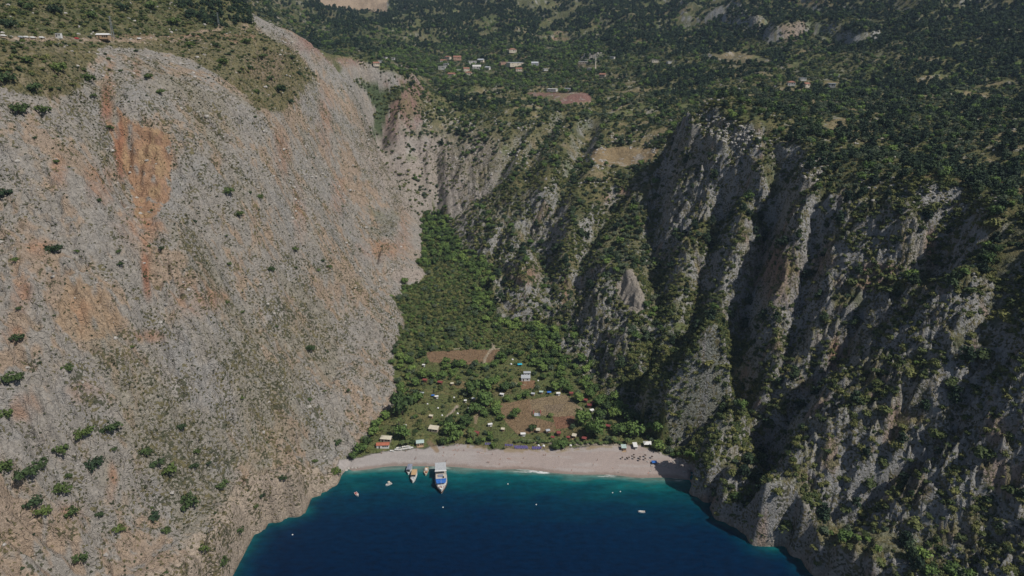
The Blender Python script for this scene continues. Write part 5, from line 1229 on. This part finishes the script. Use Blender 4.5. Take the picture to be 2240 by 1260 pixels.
for k, (u, v, w, rf, wm, rm, hh, desc) in enumerate(VIL):
    wm = VWHITE if wm is WHITE else wm; rm = VWHITE if rm is WHITE else VRED if rm is REDR else rm
    place = ("at the left end of the village" if u < 900 else "on the village's left side" if u < 1040 else "in the middle of the village" if u < 1160 else "right of the village" if u < 1350 else "on the terraces in mid hillside" if u < 1600 else "in the small hamlet at the right")
    nb = " near the red field" if 1190 < u < 1260 and v > 180 else (" higher up" if v < 130 else "")
    house(u, v + 3, w, random.uniform(.6, .85), hh, rf, wm, rm, random.uniform(-30, 30), (desc + " " + place + nb), "village_house", "house", "houses of the hillside village", wins=2, over=.4, rise=.5 if rf != "flat" else .02)
p = spot(1302, 153); s = metres(27, p) / 20.0
r = thing("minaret", "slender cream minaret standing above the trees of the village", "minaret", tuple(p)); HOUSES.append((p.x, p.y, 5))
MB().bar((0, 0, -1), (0, 0, 3 * s), 1.6 * s, 1.5 * s, 8).build("base", PLAST, r)
MB().bar((0, 0, 3 * s), (0, 0, 14 * s), 1.05 * s, .9 * s, 12).build("shaft", PLAST, r)
bl = MB().bar((0, 0, 13.4 * s), (0, 0, 14.2 * s), 1.0 * s, 1.7 * s, 12).build("balcony", WHITE, r)
MB().bar((0, 0, 14.2 * s), (0, 0, 17 * s), .75 * s, .7 * s, 12).build("upper_shaft", PLAST, r)
MB().bar((0, 0, 17 * s), (0, 0, 20.5 * s), .85 * s, .03, 12).build("spire", GREYR, r)

# --- the cliff-top road -------------------------------------------------
house(228, 88, 21, .5, 3.2, "gable", PALEW, WHITE, 5, "white-roofed roadside building with dark open front beside the pylon", "roadside_cafe", "building", None, porch=True, wins=3)
house(130, 84, 9, .6, 2.6, "flat", WHITE, WHITE, 0, "small white box cabin beside the cliff-top road", "roadside_cabin", "cabin", None, rise=.02, over=.1)
def pylon(u, v, hpx, label):
    p = spot(u, v); h = metres(hpx, p); r = thing("lattice_pylon", label, "pylon", tuple(p), .3, "power pylons by the cliff-top road")
    f = MB(); b0, b1 = h * .055, h * .018
    cs = [(-1, -1), (1, -1), (1, 1), (-1, 1)]
    for (x, y) in cs: f.bar((x * b0, y * b0, -.5), (x * b1, y * b1, h), .09, .06, 4)
    n = 9
    for k in range(n):
        q0, q1 = k / n, (k + 1) / n; w0, w1 = b0 + (b1 - b0) * q0, b0 + (b1 - b0) * q1
        for i in range(4):
            (x0, y0), (x1, y1) = cs[i], cs[(i + 1) % 4]
            f.bar((x0 * w0, y0 * w0, h * q0), (x1 * w1, y1 * w1, h * q1), .05, .05, 3); f.bar((x1 * w0, y1 * w0, h * q0), (x0 * w1, y0 * w1, h * q1), .05, .05, 3)
    f.build("tower", STEEL, r)
    for z in (.86, .96): MB().bar((-h * .09, 0, h * z), (h * .09, 0, h * z), .1, .1, 4).build("crossarm", STEEL, r)
    for z in (.86, .96):
        for x in (-1, 1): MB().bar((x * h * .085, 0, h * z), (x * h * .085, 0, h * z - .9), .09, .09, 6).build("insulator", GLASS, r)
pylon(248, 83, 37, "lattice power pylon beside the white-roofed roadside building")
pylon(479, 57, 24, "smaller lattice power pylon near the orange road bank")
def car(u, v, rz, mat, label):
    p = spot(u, v); r = thing("parked_car", label, "car", tuple(p), R(rz), "cars parked by the cliff-top road")
    V = []; prof = [(-2.1, .35), (-2.15, .85), (-1.75, 1.0), (-1.2, 1.42), (.35, 1.45), (1.0, 1.0), (2.0, .85), (2.15, .4)]
    for y, q in ((-.85, 1), (.85, 1)):
        for (x, z) in prof: V.append((x, y * (.86 if z > 1.2 else 1), z))
    n = len(prof); F = [tuple(range(n)), tuple(range(2 * n - 1, n - 1, -1))] + [(k, n + k, n + (k + 1) % n, (k + 1) % n) for k in range(n)]
    MB().poly(V, F).build("body", mat, r)
    for y in (-.8, .8): MB().poly([(-1.35, y * 1.02, 1.02), (.75, y * 1.02, 1.02), (.3, y * .94, 1.38), (-1.1, y * .94, 1.38), (-1.35, y * .9, 1.02), (.75, y * .9, 1.02)], [(0, 1, 2, 3), (0, 4, 5, 1), (4, 3, 2, 5)]).build("window", GLASS, r)
    MB().poly([(.95, -.7, 1.04), (.95, .7, 1.04), (.4, .62, 1.46), (.4, -.62, 1.46), (.9, 0, 1.0)], [(0, 1, 2, 3), (0, 4, 1)]).build("windscreen", GLASS, r)
    for x in (-1.35, 1.35):
        for y in (-.82, .82): MB().bar((x, y - .1, .33), (x, y + .1, .33), .33, .33, 10).build("wheel", BLACKM, r)
    HOUSES.append((p.x, p.y, 2.5))
for (u, v, rz, mt, lab) in [(8, 80, 80, WHITE, "white parked car at the far left end of the cliff-top road"), (46, 83, 75, GREYR, "silver parked car second from the left on the road"), (58, 83, 80, WHITE, "white parked car third from the left on the road"), (72, 84, 70, WHITE, "white parked car in the middle of the roadside row"), (92, 84, 80, WHITE, "white parked car left of the small box cabin"),
                            (168, 86, 80, REDB, "red parked car right of the white box cabin"), (305, 86, 75, WHITE, "white parked car right of the pylon")]: car(u, v, rz, mt, lab)

# --- on the beach --------------------------------------------------------
def lounger_proto():
    r = thing("sun_lounger", "x", "sun lounger", (0, 0, -500), 0, "violet sun loungers behind the beach")
    f = MB(); f.box(-.35, .35, -1.0, .9, .28, .34)
    f.build("frame", WHITE, r)
    for sx in (-1, 1):
        for y in (-.9, .8): MB().box(sx * .3 - .03, sx * .3 + .03, y - .03, y + .03, -.1, .28).build("leg", WHITE, r)
    MB().box(-.33, .33, -1.0, .35, .34, .44).build("cushion", PURPLE, r)
    MB().poly([(-.33, .35, .36), (.33, .35, .36), (.33, .95, .8), (-.33, .95, .8), (-.33, .38, .28), (.33, .38, .28), (.33, 1.0, .72), (-.33, 1.0, .72)], [(0, 1, 2, 3), (4, 7, 6, 5), (0, 4, 5, 1), (2, 6, 7, 3), (1, 5, 6, 2), (3, 7, 4, 0)]).build("backrest", PURPLE, r)
    return r
LP = lounger_proto(); first = True
rows = [(1062, 972, 4, "left group of violet loungers near the dry grass"), (1106, 975, 5, "violet lounger in the leftmost full row"), (1126, 978, 8, "violet lounger in the long middle row behind the beach"), (1128, 981, 8, "violet lounger in the front middle row"), (1165, 980, 6, "violet lounger in the right-hand row behind the beach"), (1166, 982, 5, "violet lounger in the front of the right row")]
for (u, v, n, lab) in rows:
    for k in range(n):
        p = spot(u + k * 3.7, v); o = LP if first else copy_tree(LP); first = False
        o.location = (p.x, p.y, p.z + .05); o.rotation_euler = (0, 0, random.uniform(-.15, .15)); o["label"] = lab if "loungers" not in lab else "violet lounger in the small left group near dry grass"
        o["category"] = "sun lounger"; HOUSES.append((p.x, p.y, 1.2))
def person_mesh(pose):
    """one continuous body grown over a skeleton"""
    J = {"stand": dict(pelvis=(0, 0, .95), chest=(0, 0, 1.35), neck=(0, 0, 1.5), head=(0, .02, 1.66), kl=(-.11, .02, .5), fl=(-.12, 0, .05), tl=(-.12, .16, .03), kr=(.11, .05, .5), fr=(.14, -.02, .05), tr=(.14, .14, .03), el=(-.3, 0, 1.12), hl=(-.32, .1, .86), er=(.3, 0, 1.12), hr=(.3, .12, .87)),
         "lie": dict(pelvis=(0, 0, .14), chest=(0, .4, .15), neck=(0, .56, .15), head=(0, .74, .16), kl=(-.12, -.45, .14), fl=(-.14, -.88, .08), tl=(-.16, -.95, .16), kr=(.12, -.42, .22), fr=(.12, -.85, .08), tr=(.13, -.93, .15), el=(-.34, .2, .1), hl=(-.36, -.06, .08), er=(.34, .25, .1), hr=(.3, .0, .08)),
         "sit": dict(pelvis=(0, 0, .14), chest=(0, -.08, .5), neck=(0, -.06, .66), head=(0, -.03, .84), kl=(-.14, .42, .42), fl=(-.14, .62, .06), tl=(-.14, .78, .05), kr=(.15, .45, .3), fr=(.16, .75, .06), tr=(.16, .9, .08), el=(-.28, .12, .34), hl=(-.2, .34, .38), er=(.28, -.2, .3), hr=(.3, -.3, .05))}[pose]
    names = ["pelvis", "chest", "neck", "head", "kl", "fl", "tl", "kr", "fr", "tr", "el", "hl", "er", "hr"]
    E = [("pelvis", "chest"), ("chest", "neck"), ("neck", "head"), ("pelvis", "kl"), ("kl", "fl"), ("fl", "tl"), ("pelvis", "kr"), ("kr", "fr"), ("fr", "tr"), ("chest", "el"), ("el", "hl"), ("chest", "er"), ("er", "hr")]
    rad = dict(pelvis=.15, chest=.15, neck=.06, head=.115, kl=.065, fl=.045, tl=.035, kr=.065, fr=.045, tr=.035, el=.045, hl=.035, er=.045, hr=.035)
    me = bpy.data.meshes.new("person"); me.from_pydata([J[n] for n in names], [(names.index(a), names.index(b)) for a, b in E], [])
    o = bpy.data.objects.new("person", me); COL.objects.link(o); m = o.modifiers.new("s", 'SKIN')
    for i, n in enumerate(names): me.skin_vertices[0].data[i].radius = (rad[n], rad[n])
    me.skin_vertices[0].data[0].use_root = True
    o.modifiers.new("b", 'SUBSURF').levels = 1
    dg = bpy.context.evaluated_depsgraph_get(); out = bpy.data.meshes.new_from_object(o.evaluated_get(dg)); out.materials.clear(); out.materials.append(SKIN); out.name = "person"
    bpy.data.objects.remove(o); return out, J
PM = {k: person_mesh(k) for k in ("stand", "lie", "sit")}
def person(u, v, pose, cloth, desc, rz=None):
    me, J = PM[pose]; p = spot(u, v); r = bpy.data.objects.new("person", me); COL.objects.link(r); r.location = (p.x, p.y, p.z); r.rotation_euler = (0, 0, random.uniform(0, 6.28) if rz is None else rz)
    tag(r, desc, "person", "bathers on the beach")
    P = Vector(J["pelvis"]); C = Vector(J["chest"]); H_ = Vector(J["head"]); b = MB()
    d = (C - P).normalized(); b.bar(P - d * .1, P + d * .1, .19, .17, 10); b.build("swimwear", cloth, r)
    N_ = Vector(J["neck"]); hd = (H_ - N_).normalized(); m = MB(); m.bar(H_ + hd * .02, H_ + hd * .14, .128, .07, 10); m.build("hair", HAIRM, r)
PEO = [(835, 993, "stand", NAVY, "person standing alone on the grey left beach"), (910, 1003, "stand", WHITEC, "person in white standing above the moored boats"), (908, 1006, "stand", NAVY, "person in dark swimwear beside the one in white"), (911, 986, "stand", NAVY, "person standing in front of the beach bar"), (888, 988, "stand", NAVY, "person near the row of white boats"),
       (971, 992, "stand", NAVY, "person standing in the middle beach, left of the sunbathers"), (969, 997, "lie", NAVY, "sunbather lying below the standing person"), (976, 1010, "stand", NAVY, "person in dark swimwear near the water above the tour boat"), (970, 979, "lie", REDC, "sunbather in red near the back of the middle beach"), (992, 985, "lie", NAVY, "sunbather leftmost in the middle row"), (996, 985, "sit", NAVY, "person sitting beside the leftmost sunbather"),
       (1000, 986, "lie", WHITEC, "sunbather in white in the middle row"), (1003, 985, "sit", WHITEC, "person in white sitting in the middle row"), (1015, 987, "stand", NAVY, "person standing right of the middle row"), (994, 996, "sit", WHITEC, "person in white sitting below the middle row"), (1000, 975, "lie", REDC, "sunbather in red high on the middle beach"), (1005, 974, "sit", NAVY, "person sitting high on the middle beach"),
       (1044, 989, "lie", REDC, "sunbather in red in the right row of bathers"), (1048, 990, "sit", REDC, "person in red sitting in the right row of bathers"), (1052, 991, "lie", WHITEC, "sunbather in white in the right row"), (1056, 992, "lie", WHITEC, "rightmost sunbather in white in the row"), (1078, 995, "stand", NAVY, "person standing on the middle right beach"), (1095, 1005, "sit", NAVY, "person sitting on the pink gravel"),
       (1067, 1013, "stand", NAVY, "person walking near the water, left of a pair"), (1070, 1013, "stand", REDC, "person in red walking near the water"), (1092, 1016, "sit", REDC, "person sitting by the water line"), (1111, 1003, "lie", NAVY, "sunbather left of the dark dot on pink gravel"), (1115, 1004, "lie", NAVY, "sunbather on the open pink gravel"), (1146, 1004, "stand", NAVY, "person standing on the pink gravel below the loungers"), (1142, 1013, "lie", NAVY, "sunbather near the water below the loungers"),
       (1189, 998, "stand", NAVY, "person left of a pair at the dry grass edge"), (1193, 997, "stand", NAVY, "person right of a pair at the dry grass edge"), (1222, 1000, "sit", WHITEC, "person in white sitting on the right beach"), (1307, 1008, "stand", NAVY, "person alone on the open right beach"), (1213, 1023, "lie", WHITEC, "sunbather in white by the water line"), (1251, 1029, "sit", REDC, "person sitting on rocks at the water line"), (1354, 1034, "stand", WHITEC, "person in white at the water on the right beach"),
       (1418, 1035, "lie", REDC, "sunbather by the water at the right end"), (1298, 1018, "stand", WHITEC, "person in white on the right beach near the water"), (1340, 1024, "lie", WHITEC, "sunbather in white on the right beach")]
for a in PEO: person(*a)
for k, (u, v) in enumerate([(868, 985), (874, 985), (881, 984), (888, 983), (894, 982), (899, 981), (872, 981), (884, 979), (893, 978), (858, 988)]):
    p = spot(u, v)
    r = thing("rowing_boat", ["small white rowing boat in the front row left of the beach bar", "small white rowing boat in the rear row left of the beach bar"][6 <= k <= 8] if k < 9 else "lone small white rowing boat below the red-roofed beach house", "rowing boat", (p.x, p.y, p.z + .35), random.uniform(-.4, .4), "rowing boats drawn up on the beach")
    put("hull", hull_mesh(3.4, 1.5, .75, .5, WHITE, lip=.08), r)
    MB().box(-.3, .0, -.6, .6, .25, .3).build("seat", PALEW, r)
    HOUSES.append((p.x, p.y, 2))
RW = [(1361, 1003), (1371, 1004), (1386, 997), (1387, 1003), (1400, 1002), (1399, 1007), (1411, 1005), (1426, 1001), (1411, 998), (1376, 1003)]
for k, (u, v) in enumerate(RW):
    p = spot(u, v + 2); r = thing("reed_parasol", "small dark reed parasol in the cluster on the right beach", "parasol", tuple(p), 0, "reed parasols on the right beach")
    MB().bar((0, 0, -.3), (0, 0, 2.0), .06, .05, 6).build("pole", DARKW, r)
    MB().bar((0, 0, 1.75), (0, 0, 2.35), 0.75 + .2 * random.random(), .06, 9).build("canopy", REEDM, r)
# boulders at the right end of the beach
def rock_mesh(seed):
    rg = np.random.default_rng(seed); import bmesh
    bm = bmesh.new(); bmesh.ops.create_icosphere(bm, subdivisions=2, radius=.5)
    for v in bm.verts:
        c = v.co; k = 1 + .28 * math.sin(c.x * 7 + seed) * math.cos(c.y * 6 + seed * 2) + rg.uniform(-.12, .12); v.co = c * k; v.co.z *= .7
    me = bpy.data.meshes.new("boulder"); bm.to_mesh(me); bm.free(); me.materials.append(ROCKM); return me
ROCKS = [rock_mesh(k) for k in range(5)]
rg = random.Random(3)
for k in range(60):
    u = rg.uniform(1438, 1525); v = rg.uniform(990 + (u - 1438) * .25, 1020 + (u - 1438) * .25) if k < 46 else rg.uniform(1005, 1035)
    if k >= 46: u = rg.uniform(1415, 1500)
    p = spot(u, v); s = rg.uniform(.5, 1.7)
    o = bpy.data.objects.new("boulder", ROCKS[k % 5]); COL.objects.link(o); o.location = (p.x, p.y, p.z + s * .12); o.scale = (s * rg.uniform(.8, 1.5), s, s); o.rotation_euler = (0, 0, rg.uniform(0, 6))
    tag(o, "pale boulder scattered over the right end of the beach", "boulder", "boulders at the right end of the beach")
for (u, v, s) in [(762, 1024, 2.0), (770, 1023, 1.6), (778, 1024, 1.5), (757, 1028, 2.4), (785, 1022, 1.2)]:
    p = spot(u, v); o = bpy.data.objects.new("boulder", ROCKS[int(u) % 5]); COL.objects.link(o); o.location = (p.x, p.y, p.z); o.scale = (s, s, s)
    tag(o, "pale boulder in the cluster at the left tip of the beach", "boulder", "boulders at the left tip of the beach")
# palms: along the path behind the beach, and a few taller ones on the left
def palm_mesh(seed):
    rg = random.Random(seed); m = MB()
    for k in range(17):
        a = k * 2.4 + rg.uniform(-.2, .2); up = rg.uniform(-.2, .9); L_ = rg.uniform(.85, 1.1); ps = []
        for q in range(5):
            t = q / 4; ps.append(Vector((math.cos(a) * L_ * t * .5, math.sin(a) * L_ * t * .5, (up * t - (up + .9) * t * t * .8) * .35)))
        sd = Vector((-math.sin(a), math.cos(a), 0)); i = len(m.V)
        for q, p_ in enumerate(ps):
            w = (.03, .085, .1, .075, .01)[q]; m.V += [tuple(p_ - sd * w + Vector((0, 0, -.03))), tuple(p_), tuple(p_ + sd * w + Vector((0, 0, -.03)))]
        for q in range(4):
            b = i + q * 3; m.F += [(b, b + 3, b + 4, b + 1), (b + 1, b + 4, b + 5, b + 2)]
    return m.mesh("palm_fronds", M_PALM)
PALMS = [palm_mesh(k) for k in range(3)]
PT = MB(); PT.bar((0, 0, -.5), (.02, 0, 1), .055, .035, 8); PTM = PT.mesh("trunk", M_BARK)
def palm(u, v, h, w, lab):
    p = spot(u, v); r = thing("palm_tree", lab, "palm tree", tuple(p), rg.uniform(0, 6), "palms behind the beach"); HOUSES.append((p.x, p.y, 1.0))
    t = put("trunk", PTM, r); t.scale = (h * .9, h * .9, h); c = put("crown", PALMS[rg.randrange(3)], r, (0, 0, h)); c.scale = (w, w, w)
for k in range(42):
    u = 1128 + k * 5.6 + rg.uniform(-1.5, 1.5)
    palm(u, 968 + (u - 1128) * .02 + rg.uniform(-4, 2), rg.uniform(1.4, 2.6), rg.uniform(3.0, 4.2), "low young palm in the row along the beach path")
for (u, v, h, lab) in [(873, 938, 9, "tall palm among the trees on the left, near the cliff"), (861, 952, 7, "palm above the cream-roofed building"), (1029, 958, 7, "tall palm left of the rust-roofed hut"), (1036, 962, 6, "palm just below the rust-roofed hut"), (1342, 972, 6, "palm left of the pale green cabin"), (1372, 972, 5, "palm right behind the pale green cabin"), (880, 978, 5, "palm behind the row of white rowing boats, left one"), (892, 976, 5, "palm behind the row of white rowing boats, right one"), (1205, 912, 3, "broad low palm at the edge of the tan field")]:
    palm(u, v, h, rg.uniform(4.5, 6), lab)
PROT["rock"] = ROCKS

# ------------------------------------------------------------------ plant objects: the largest in view one by one, the rest as masses
def gn_scatter(name, protos, P, S, label, cat=None):
    me = bpy.data.meshes.new(name); me.vertices.add(len(P)); me.vertices.foreach_set("co", P.astype(np.float32).ravel())
    rg = np.random.default_rng(len(P))
    for nm, tp, arr in (("size", 'FLOAT', S), ("turn", 'FLOAT', rg.random(len(P)) * 6.283), ("kindno", 'INT', rg.integers(0, len(protos), len(P))), ("tall", 'FLOAT', rg.uniform(.8, 1.25, len(P)) * (.82 if name == 'pine_forest' else 1.0))):
        a = me.attributes.new(nm, tp, 'POINT'); a.data.foreach_set("value", np.asarray(arr, np.int32 if tp == 'INT' else np.float32))
    me.update()
    o = bpy.data.objects.new(name, me); COL.objects.link(o)
    pc = bpy.data.collections.new("kinds_of_" + name)
    for k, pm in enumerate(protos):
        po = bpy.data.objects.new(name + "_kind_" + "abcd"[k], pm); pc.objects.link(po)
    ng = bpy.data.node_groups.new("plant_" + name, 'GeometryNodeTree')
    ng.interface.new_socket("Geometry", in_out='INPUT', socket_type='NodeSocketGeometry'); ng.interface.new_socket("Geometry", in_out='OUTPUT', socket_type='NodeSocketGeometry')
    N = ng.nodes.new; L = ng.links.new
    gi = N("NodeGroupInput"); go = N("NodeGroupOutput"); iop = N("GeometryNodeInstanceOnPoints"); ci = N("GeometryNodeCollectionInfo")
    ci.inputs["Collection"].default_value = pc; ci.inputs["Separate Children"].default_value = True; ci.inputs["Reset Children"].default_value = True
    mp = N("GeometryNodeMeshToPoints"); L(gi.outputs[0], mp.inputs[0]); L(mp.outputs[0], iop.inputs["Points"]); L(ci.outputs[0], iop.inputs["Instance"]); iop.inputs["Pick Instance"].default_value = True
    def at(nm, tp):
        n = N("GeometryNodeInputNamedAttribute"); n.data_type = tp; n.inputs["Name"].default_value = nm; return n.outputs["Attribute"]
    L(at("kindno", 'INT'), iop.inputs["Instance Index"])
    cx = N("ShaderNodeCombineXYZ"); L(at("turn", 'FLOAT'), cx.inputs[2]); L(cx.outputs[0], iop.inputs["Rotation"])
    sz = at("size", 'FLOAT'); mu = N("ShaderNodeMath"); mu.operation = 'MULTIPLY'; L(sz, mu.inputs[0]); L(at("tall", 'FLOAT'), mu.inputs[1])
    cs = N("ShaderNodeCombineXYZ"); L(sz, cs.inputs[0]); L(sz, cs.inputs[1]); L(mu.outputs[0], cs.inputs[2]); L(cs.outputs[0], iop.inputs["Scale"])
    L(iop.outputs[0], go.inputs[0])
    md = o.modifiers.new("plants", 'NODES'); md.node_group = ng
    o["kind"] = "stuff"; o["label"] = label
    return o
LEAN = 0.0
def label_for(kd, u, v, s, w, tall):
    size = "huge" if w > 30 else "large" if w > 21 else "middling" if w > 15 else "small" if w > 10 else "tiny"
    form = "tall" if tall > 1.08 else ("low" if tall < .95 else "rounded")
    third = lambda a, b, names: names[min(len(names) - 1, max(0, int((u - a) / (b - a) * len(names))))]
    if u < 930 and kd in ("lbush", "tuft", "bush", "pine", "olive"):
        if v < 78: zone = "above the cliff-top road, " + third(0, 600, ("far left", "left of the pylon", "right of the pylon"))
        elif v < 235 and u < 720: zone = "on the shoulder, " + third(0, 720, ("left of the bare slab", "above the rusty hollow", "right of the bare slab", "near the ridge"))
        else:
            hgt = "high up" if v < 430 else ("halfway up" if v < 700 else ("low down" if v < 950 else "near the shore"))
            zone = "%s the pale cliff, %s" % (hgt, third(0, 900, ("far left", "below the rusty hollow", "right of the rusty streak", "towards the valley edge")))
    elif v < 240 or (kd in ("broad", "olive", "pine") and v < 330):
        zone = "on the hillside " + third(600, 2240, ("left of the village", "round the village", "right of the minaret", "above the middle cliffs", "in the dark upper right wood", "at the far upper right"))
    elif kd in ("broad", "olive") or (855 < u < 1290 and v > 600 and kd == "bush"):
        zone = ("close behind the beach, " if v > 945 else "among the lower huts, " if v > 870 else "between tan and red fields, " if v > 800 else "above the red field, " if v > 640 else "in the upper valley, ") + third(840, 1400, ("left side", "left of middle", "right of middle", "right side"))
        if u > 1420: zone = "on the right-hand crags"
    else:
        hgt = "near the top of" if v < 450 else ("high on" if v < 600 else "midway down" if v < 780 else "low on" if v < 980 else "above the water on")
        zone = "%s the dark cliffs, %s" % (hgt, third(900, 2240, ("at the valley head", "left of the dark gully", "by the pale bare slab", "behind the headland", "right of the headland", "at the far right")))
    what = {"lbush": "dark evergreen bush", "bush": "olive-green bush", "broad": "leafy tree", "olive": "grey-green olive tree", "pine": "dark pine", "tuft": "cushion plant"}[kd]
    return "%s %s %s %s" % (size, form, what, zone)
SPEC = {"broad": ("broadleaf_tree", "tree", "leafy trees", "woodland", "mass of smaller leafy trees filling the valley and shelf"),
        "olive": ("olive_tree", "tree", "olive trees", "olive_grove", "grey-green olive trees spread over the terraces"),
        "pine": ("pine_tree", "pine tree", "pines", "pine_forest", "dark pine forest covering the mountainside"),
        "bush": ("bush", "bush", "bushes on the right crags", "scrub", "olive-green scrub covering the right cliffs"),
        "lbush": ("evergreen_bush", "bush", "evergreen bushes on the left cliff", "hillside_scrub", "smaller evergreen bushes dotted over the left cliff"),
        "tuft": ("cushion_plant", "cushion plant", "cushion plants", "cushion_vegetation", "tiny dry cushion plants speckling the cliffs")}
NMAX = {"broad": 290, "olive": 290, "pine": 290, "bush": 290, "lbush": 290, "tuft": 290}
for kd, (nm, cat, grp, mass, mlab) in SPEC.items():
    P, S = PLANTS[kd]
    keepm = np.ones(len(P), bool)
    for (hx, hy, hr) in HOUSES: keepm &= np.hypot(P[:, 0] - hx, P[:, 1] - hy) > hr + S * .32
    keepm[:keyed_n.get(kd, 0)] |= True if kd != "broad" else False
    P = P[keepm]; S = S[keepm]; nk = keyed_n.get(kd, 0) if kd != "broad" else int(keepm[:keyed_n[kd]].sum())
    U, V_ = project(P[:, 0], P[:, 1], P[:, 2])
    dist = np.sqrt(P[:, 0] ** 2 + P[:, 1] ** 2 + (P[:, 2] - CAM_H) ** 2); W = S / dist * FOC
    top = (P[:, 2] + S * .5 - CAM_H) / np.hypot(P[:, 0], P[:, 1])
    seen = (top >= gfield(MAXA, P[:, 0], P[:, 1]) - .001) & (U > 5) & (U < 2235) & (V_ > 5) & (V_ < 1255)
    score = W * seen; score[:nk] += 1000
    order = np.argsort(-score); sel = order[:NMAX[kd]]; sel = sel[score[sel] > 0]
    rest = np.ones(len(P), bool); rest[sel] = False
    rg = random.Random(5)
    for q in sel.tolist():
        x, y, z = P[q]; s = float(S[q]); tall = rg.uniform(.85, 1.2) * (.9 if kd == 'pine' else 1); lab = label_for(kd, U[q], V_[q], s, W[q], tall)
        k = rg.randrange(len(PROT[kd]))
        if kd in TRUNKS:
            root = bpy.data.objects.new(nm, None); COL.objects.link(root); root.empty_display_size = .5
            c = bpy.data.objects.new("crown", PROT[kd][k]); t = bpy.data.objects.new("trunk", TRUNKS[kd])
            for ch in (c, t): COL.objects.link(ch); ch.parent = root
        else:
            root = bpy.data.objects.new(nm, PROT[kd][k]); COL.objects.link(root)
        root.location = (x, y, z - .04 * s); root.rotation_euler = (0, 0, rg.uniform(0, 6.28)); root.scale = (s * (rg.uniform(.8, 1.2) if kd in ('lbush', 'bush') else 1), s, s * tall)
        root["label"] = lab; root["category"] = cat; root["group"] = grp
    Pr = P[rest].copy(); Pr[:, 2] -= .04 * S[rest]
    gn_scatter(mass, PROT[kd], Pr, S[rest], mlab)

# ------------------------------------------------------------------ loose limestone on slopes and rims
rimz = rightland & (smooth_slope > .35) & (smooth_slope < 1.0) & (VZ > 110)
kar = poly([(1525, 245), (1600, 255), (1680, 300), (1700, 340), (1600, 320), (1540, 290)], 8) + poly([(1730, 335), (1810, 345), (1800, 400), (1740, 385)], 8) + poly([(1870, 395), (2070, 400), (2200, 430), (2210, 470), (2090, 460), (1990, 450), (1880, 440)], 8) + poly([(1590, 15), (1670, 40), (1665, 75), (1620, 70)], 6) + poly([(1270, 108), (1315, 112), (1300, 140), (1275, 140)], 4)
Dr = np.where(leftland, 0.001 + .012 * sstep(.15, .35, nB), 0) * sstep(3, 10, VZ) + np.where(rimz, .05 * sstep(0.0, .25, nPatch), 0) + np.clip(kar, 0, 1) * .10 + np.where(rightup, .006 * sstep(.05, .3, nPatch), 0) + np.where((RR >= 1080) & (RR < 1900), .003 * sstep(0, .3, nPatch), 0)
P, rg_ = scatter(Dr, 1.0, 990); S = .6 + 2.2 * rg_.random(len(P)) ** 2.5 + np.where(np.hypot(P[:, 0], P[:, 1]) > 600, 1.0, 0)
gn_scatter("limestone_rubble", ROCKS[:4], P, S, "pale limestone blocks strewn over slopes and cliff rims")
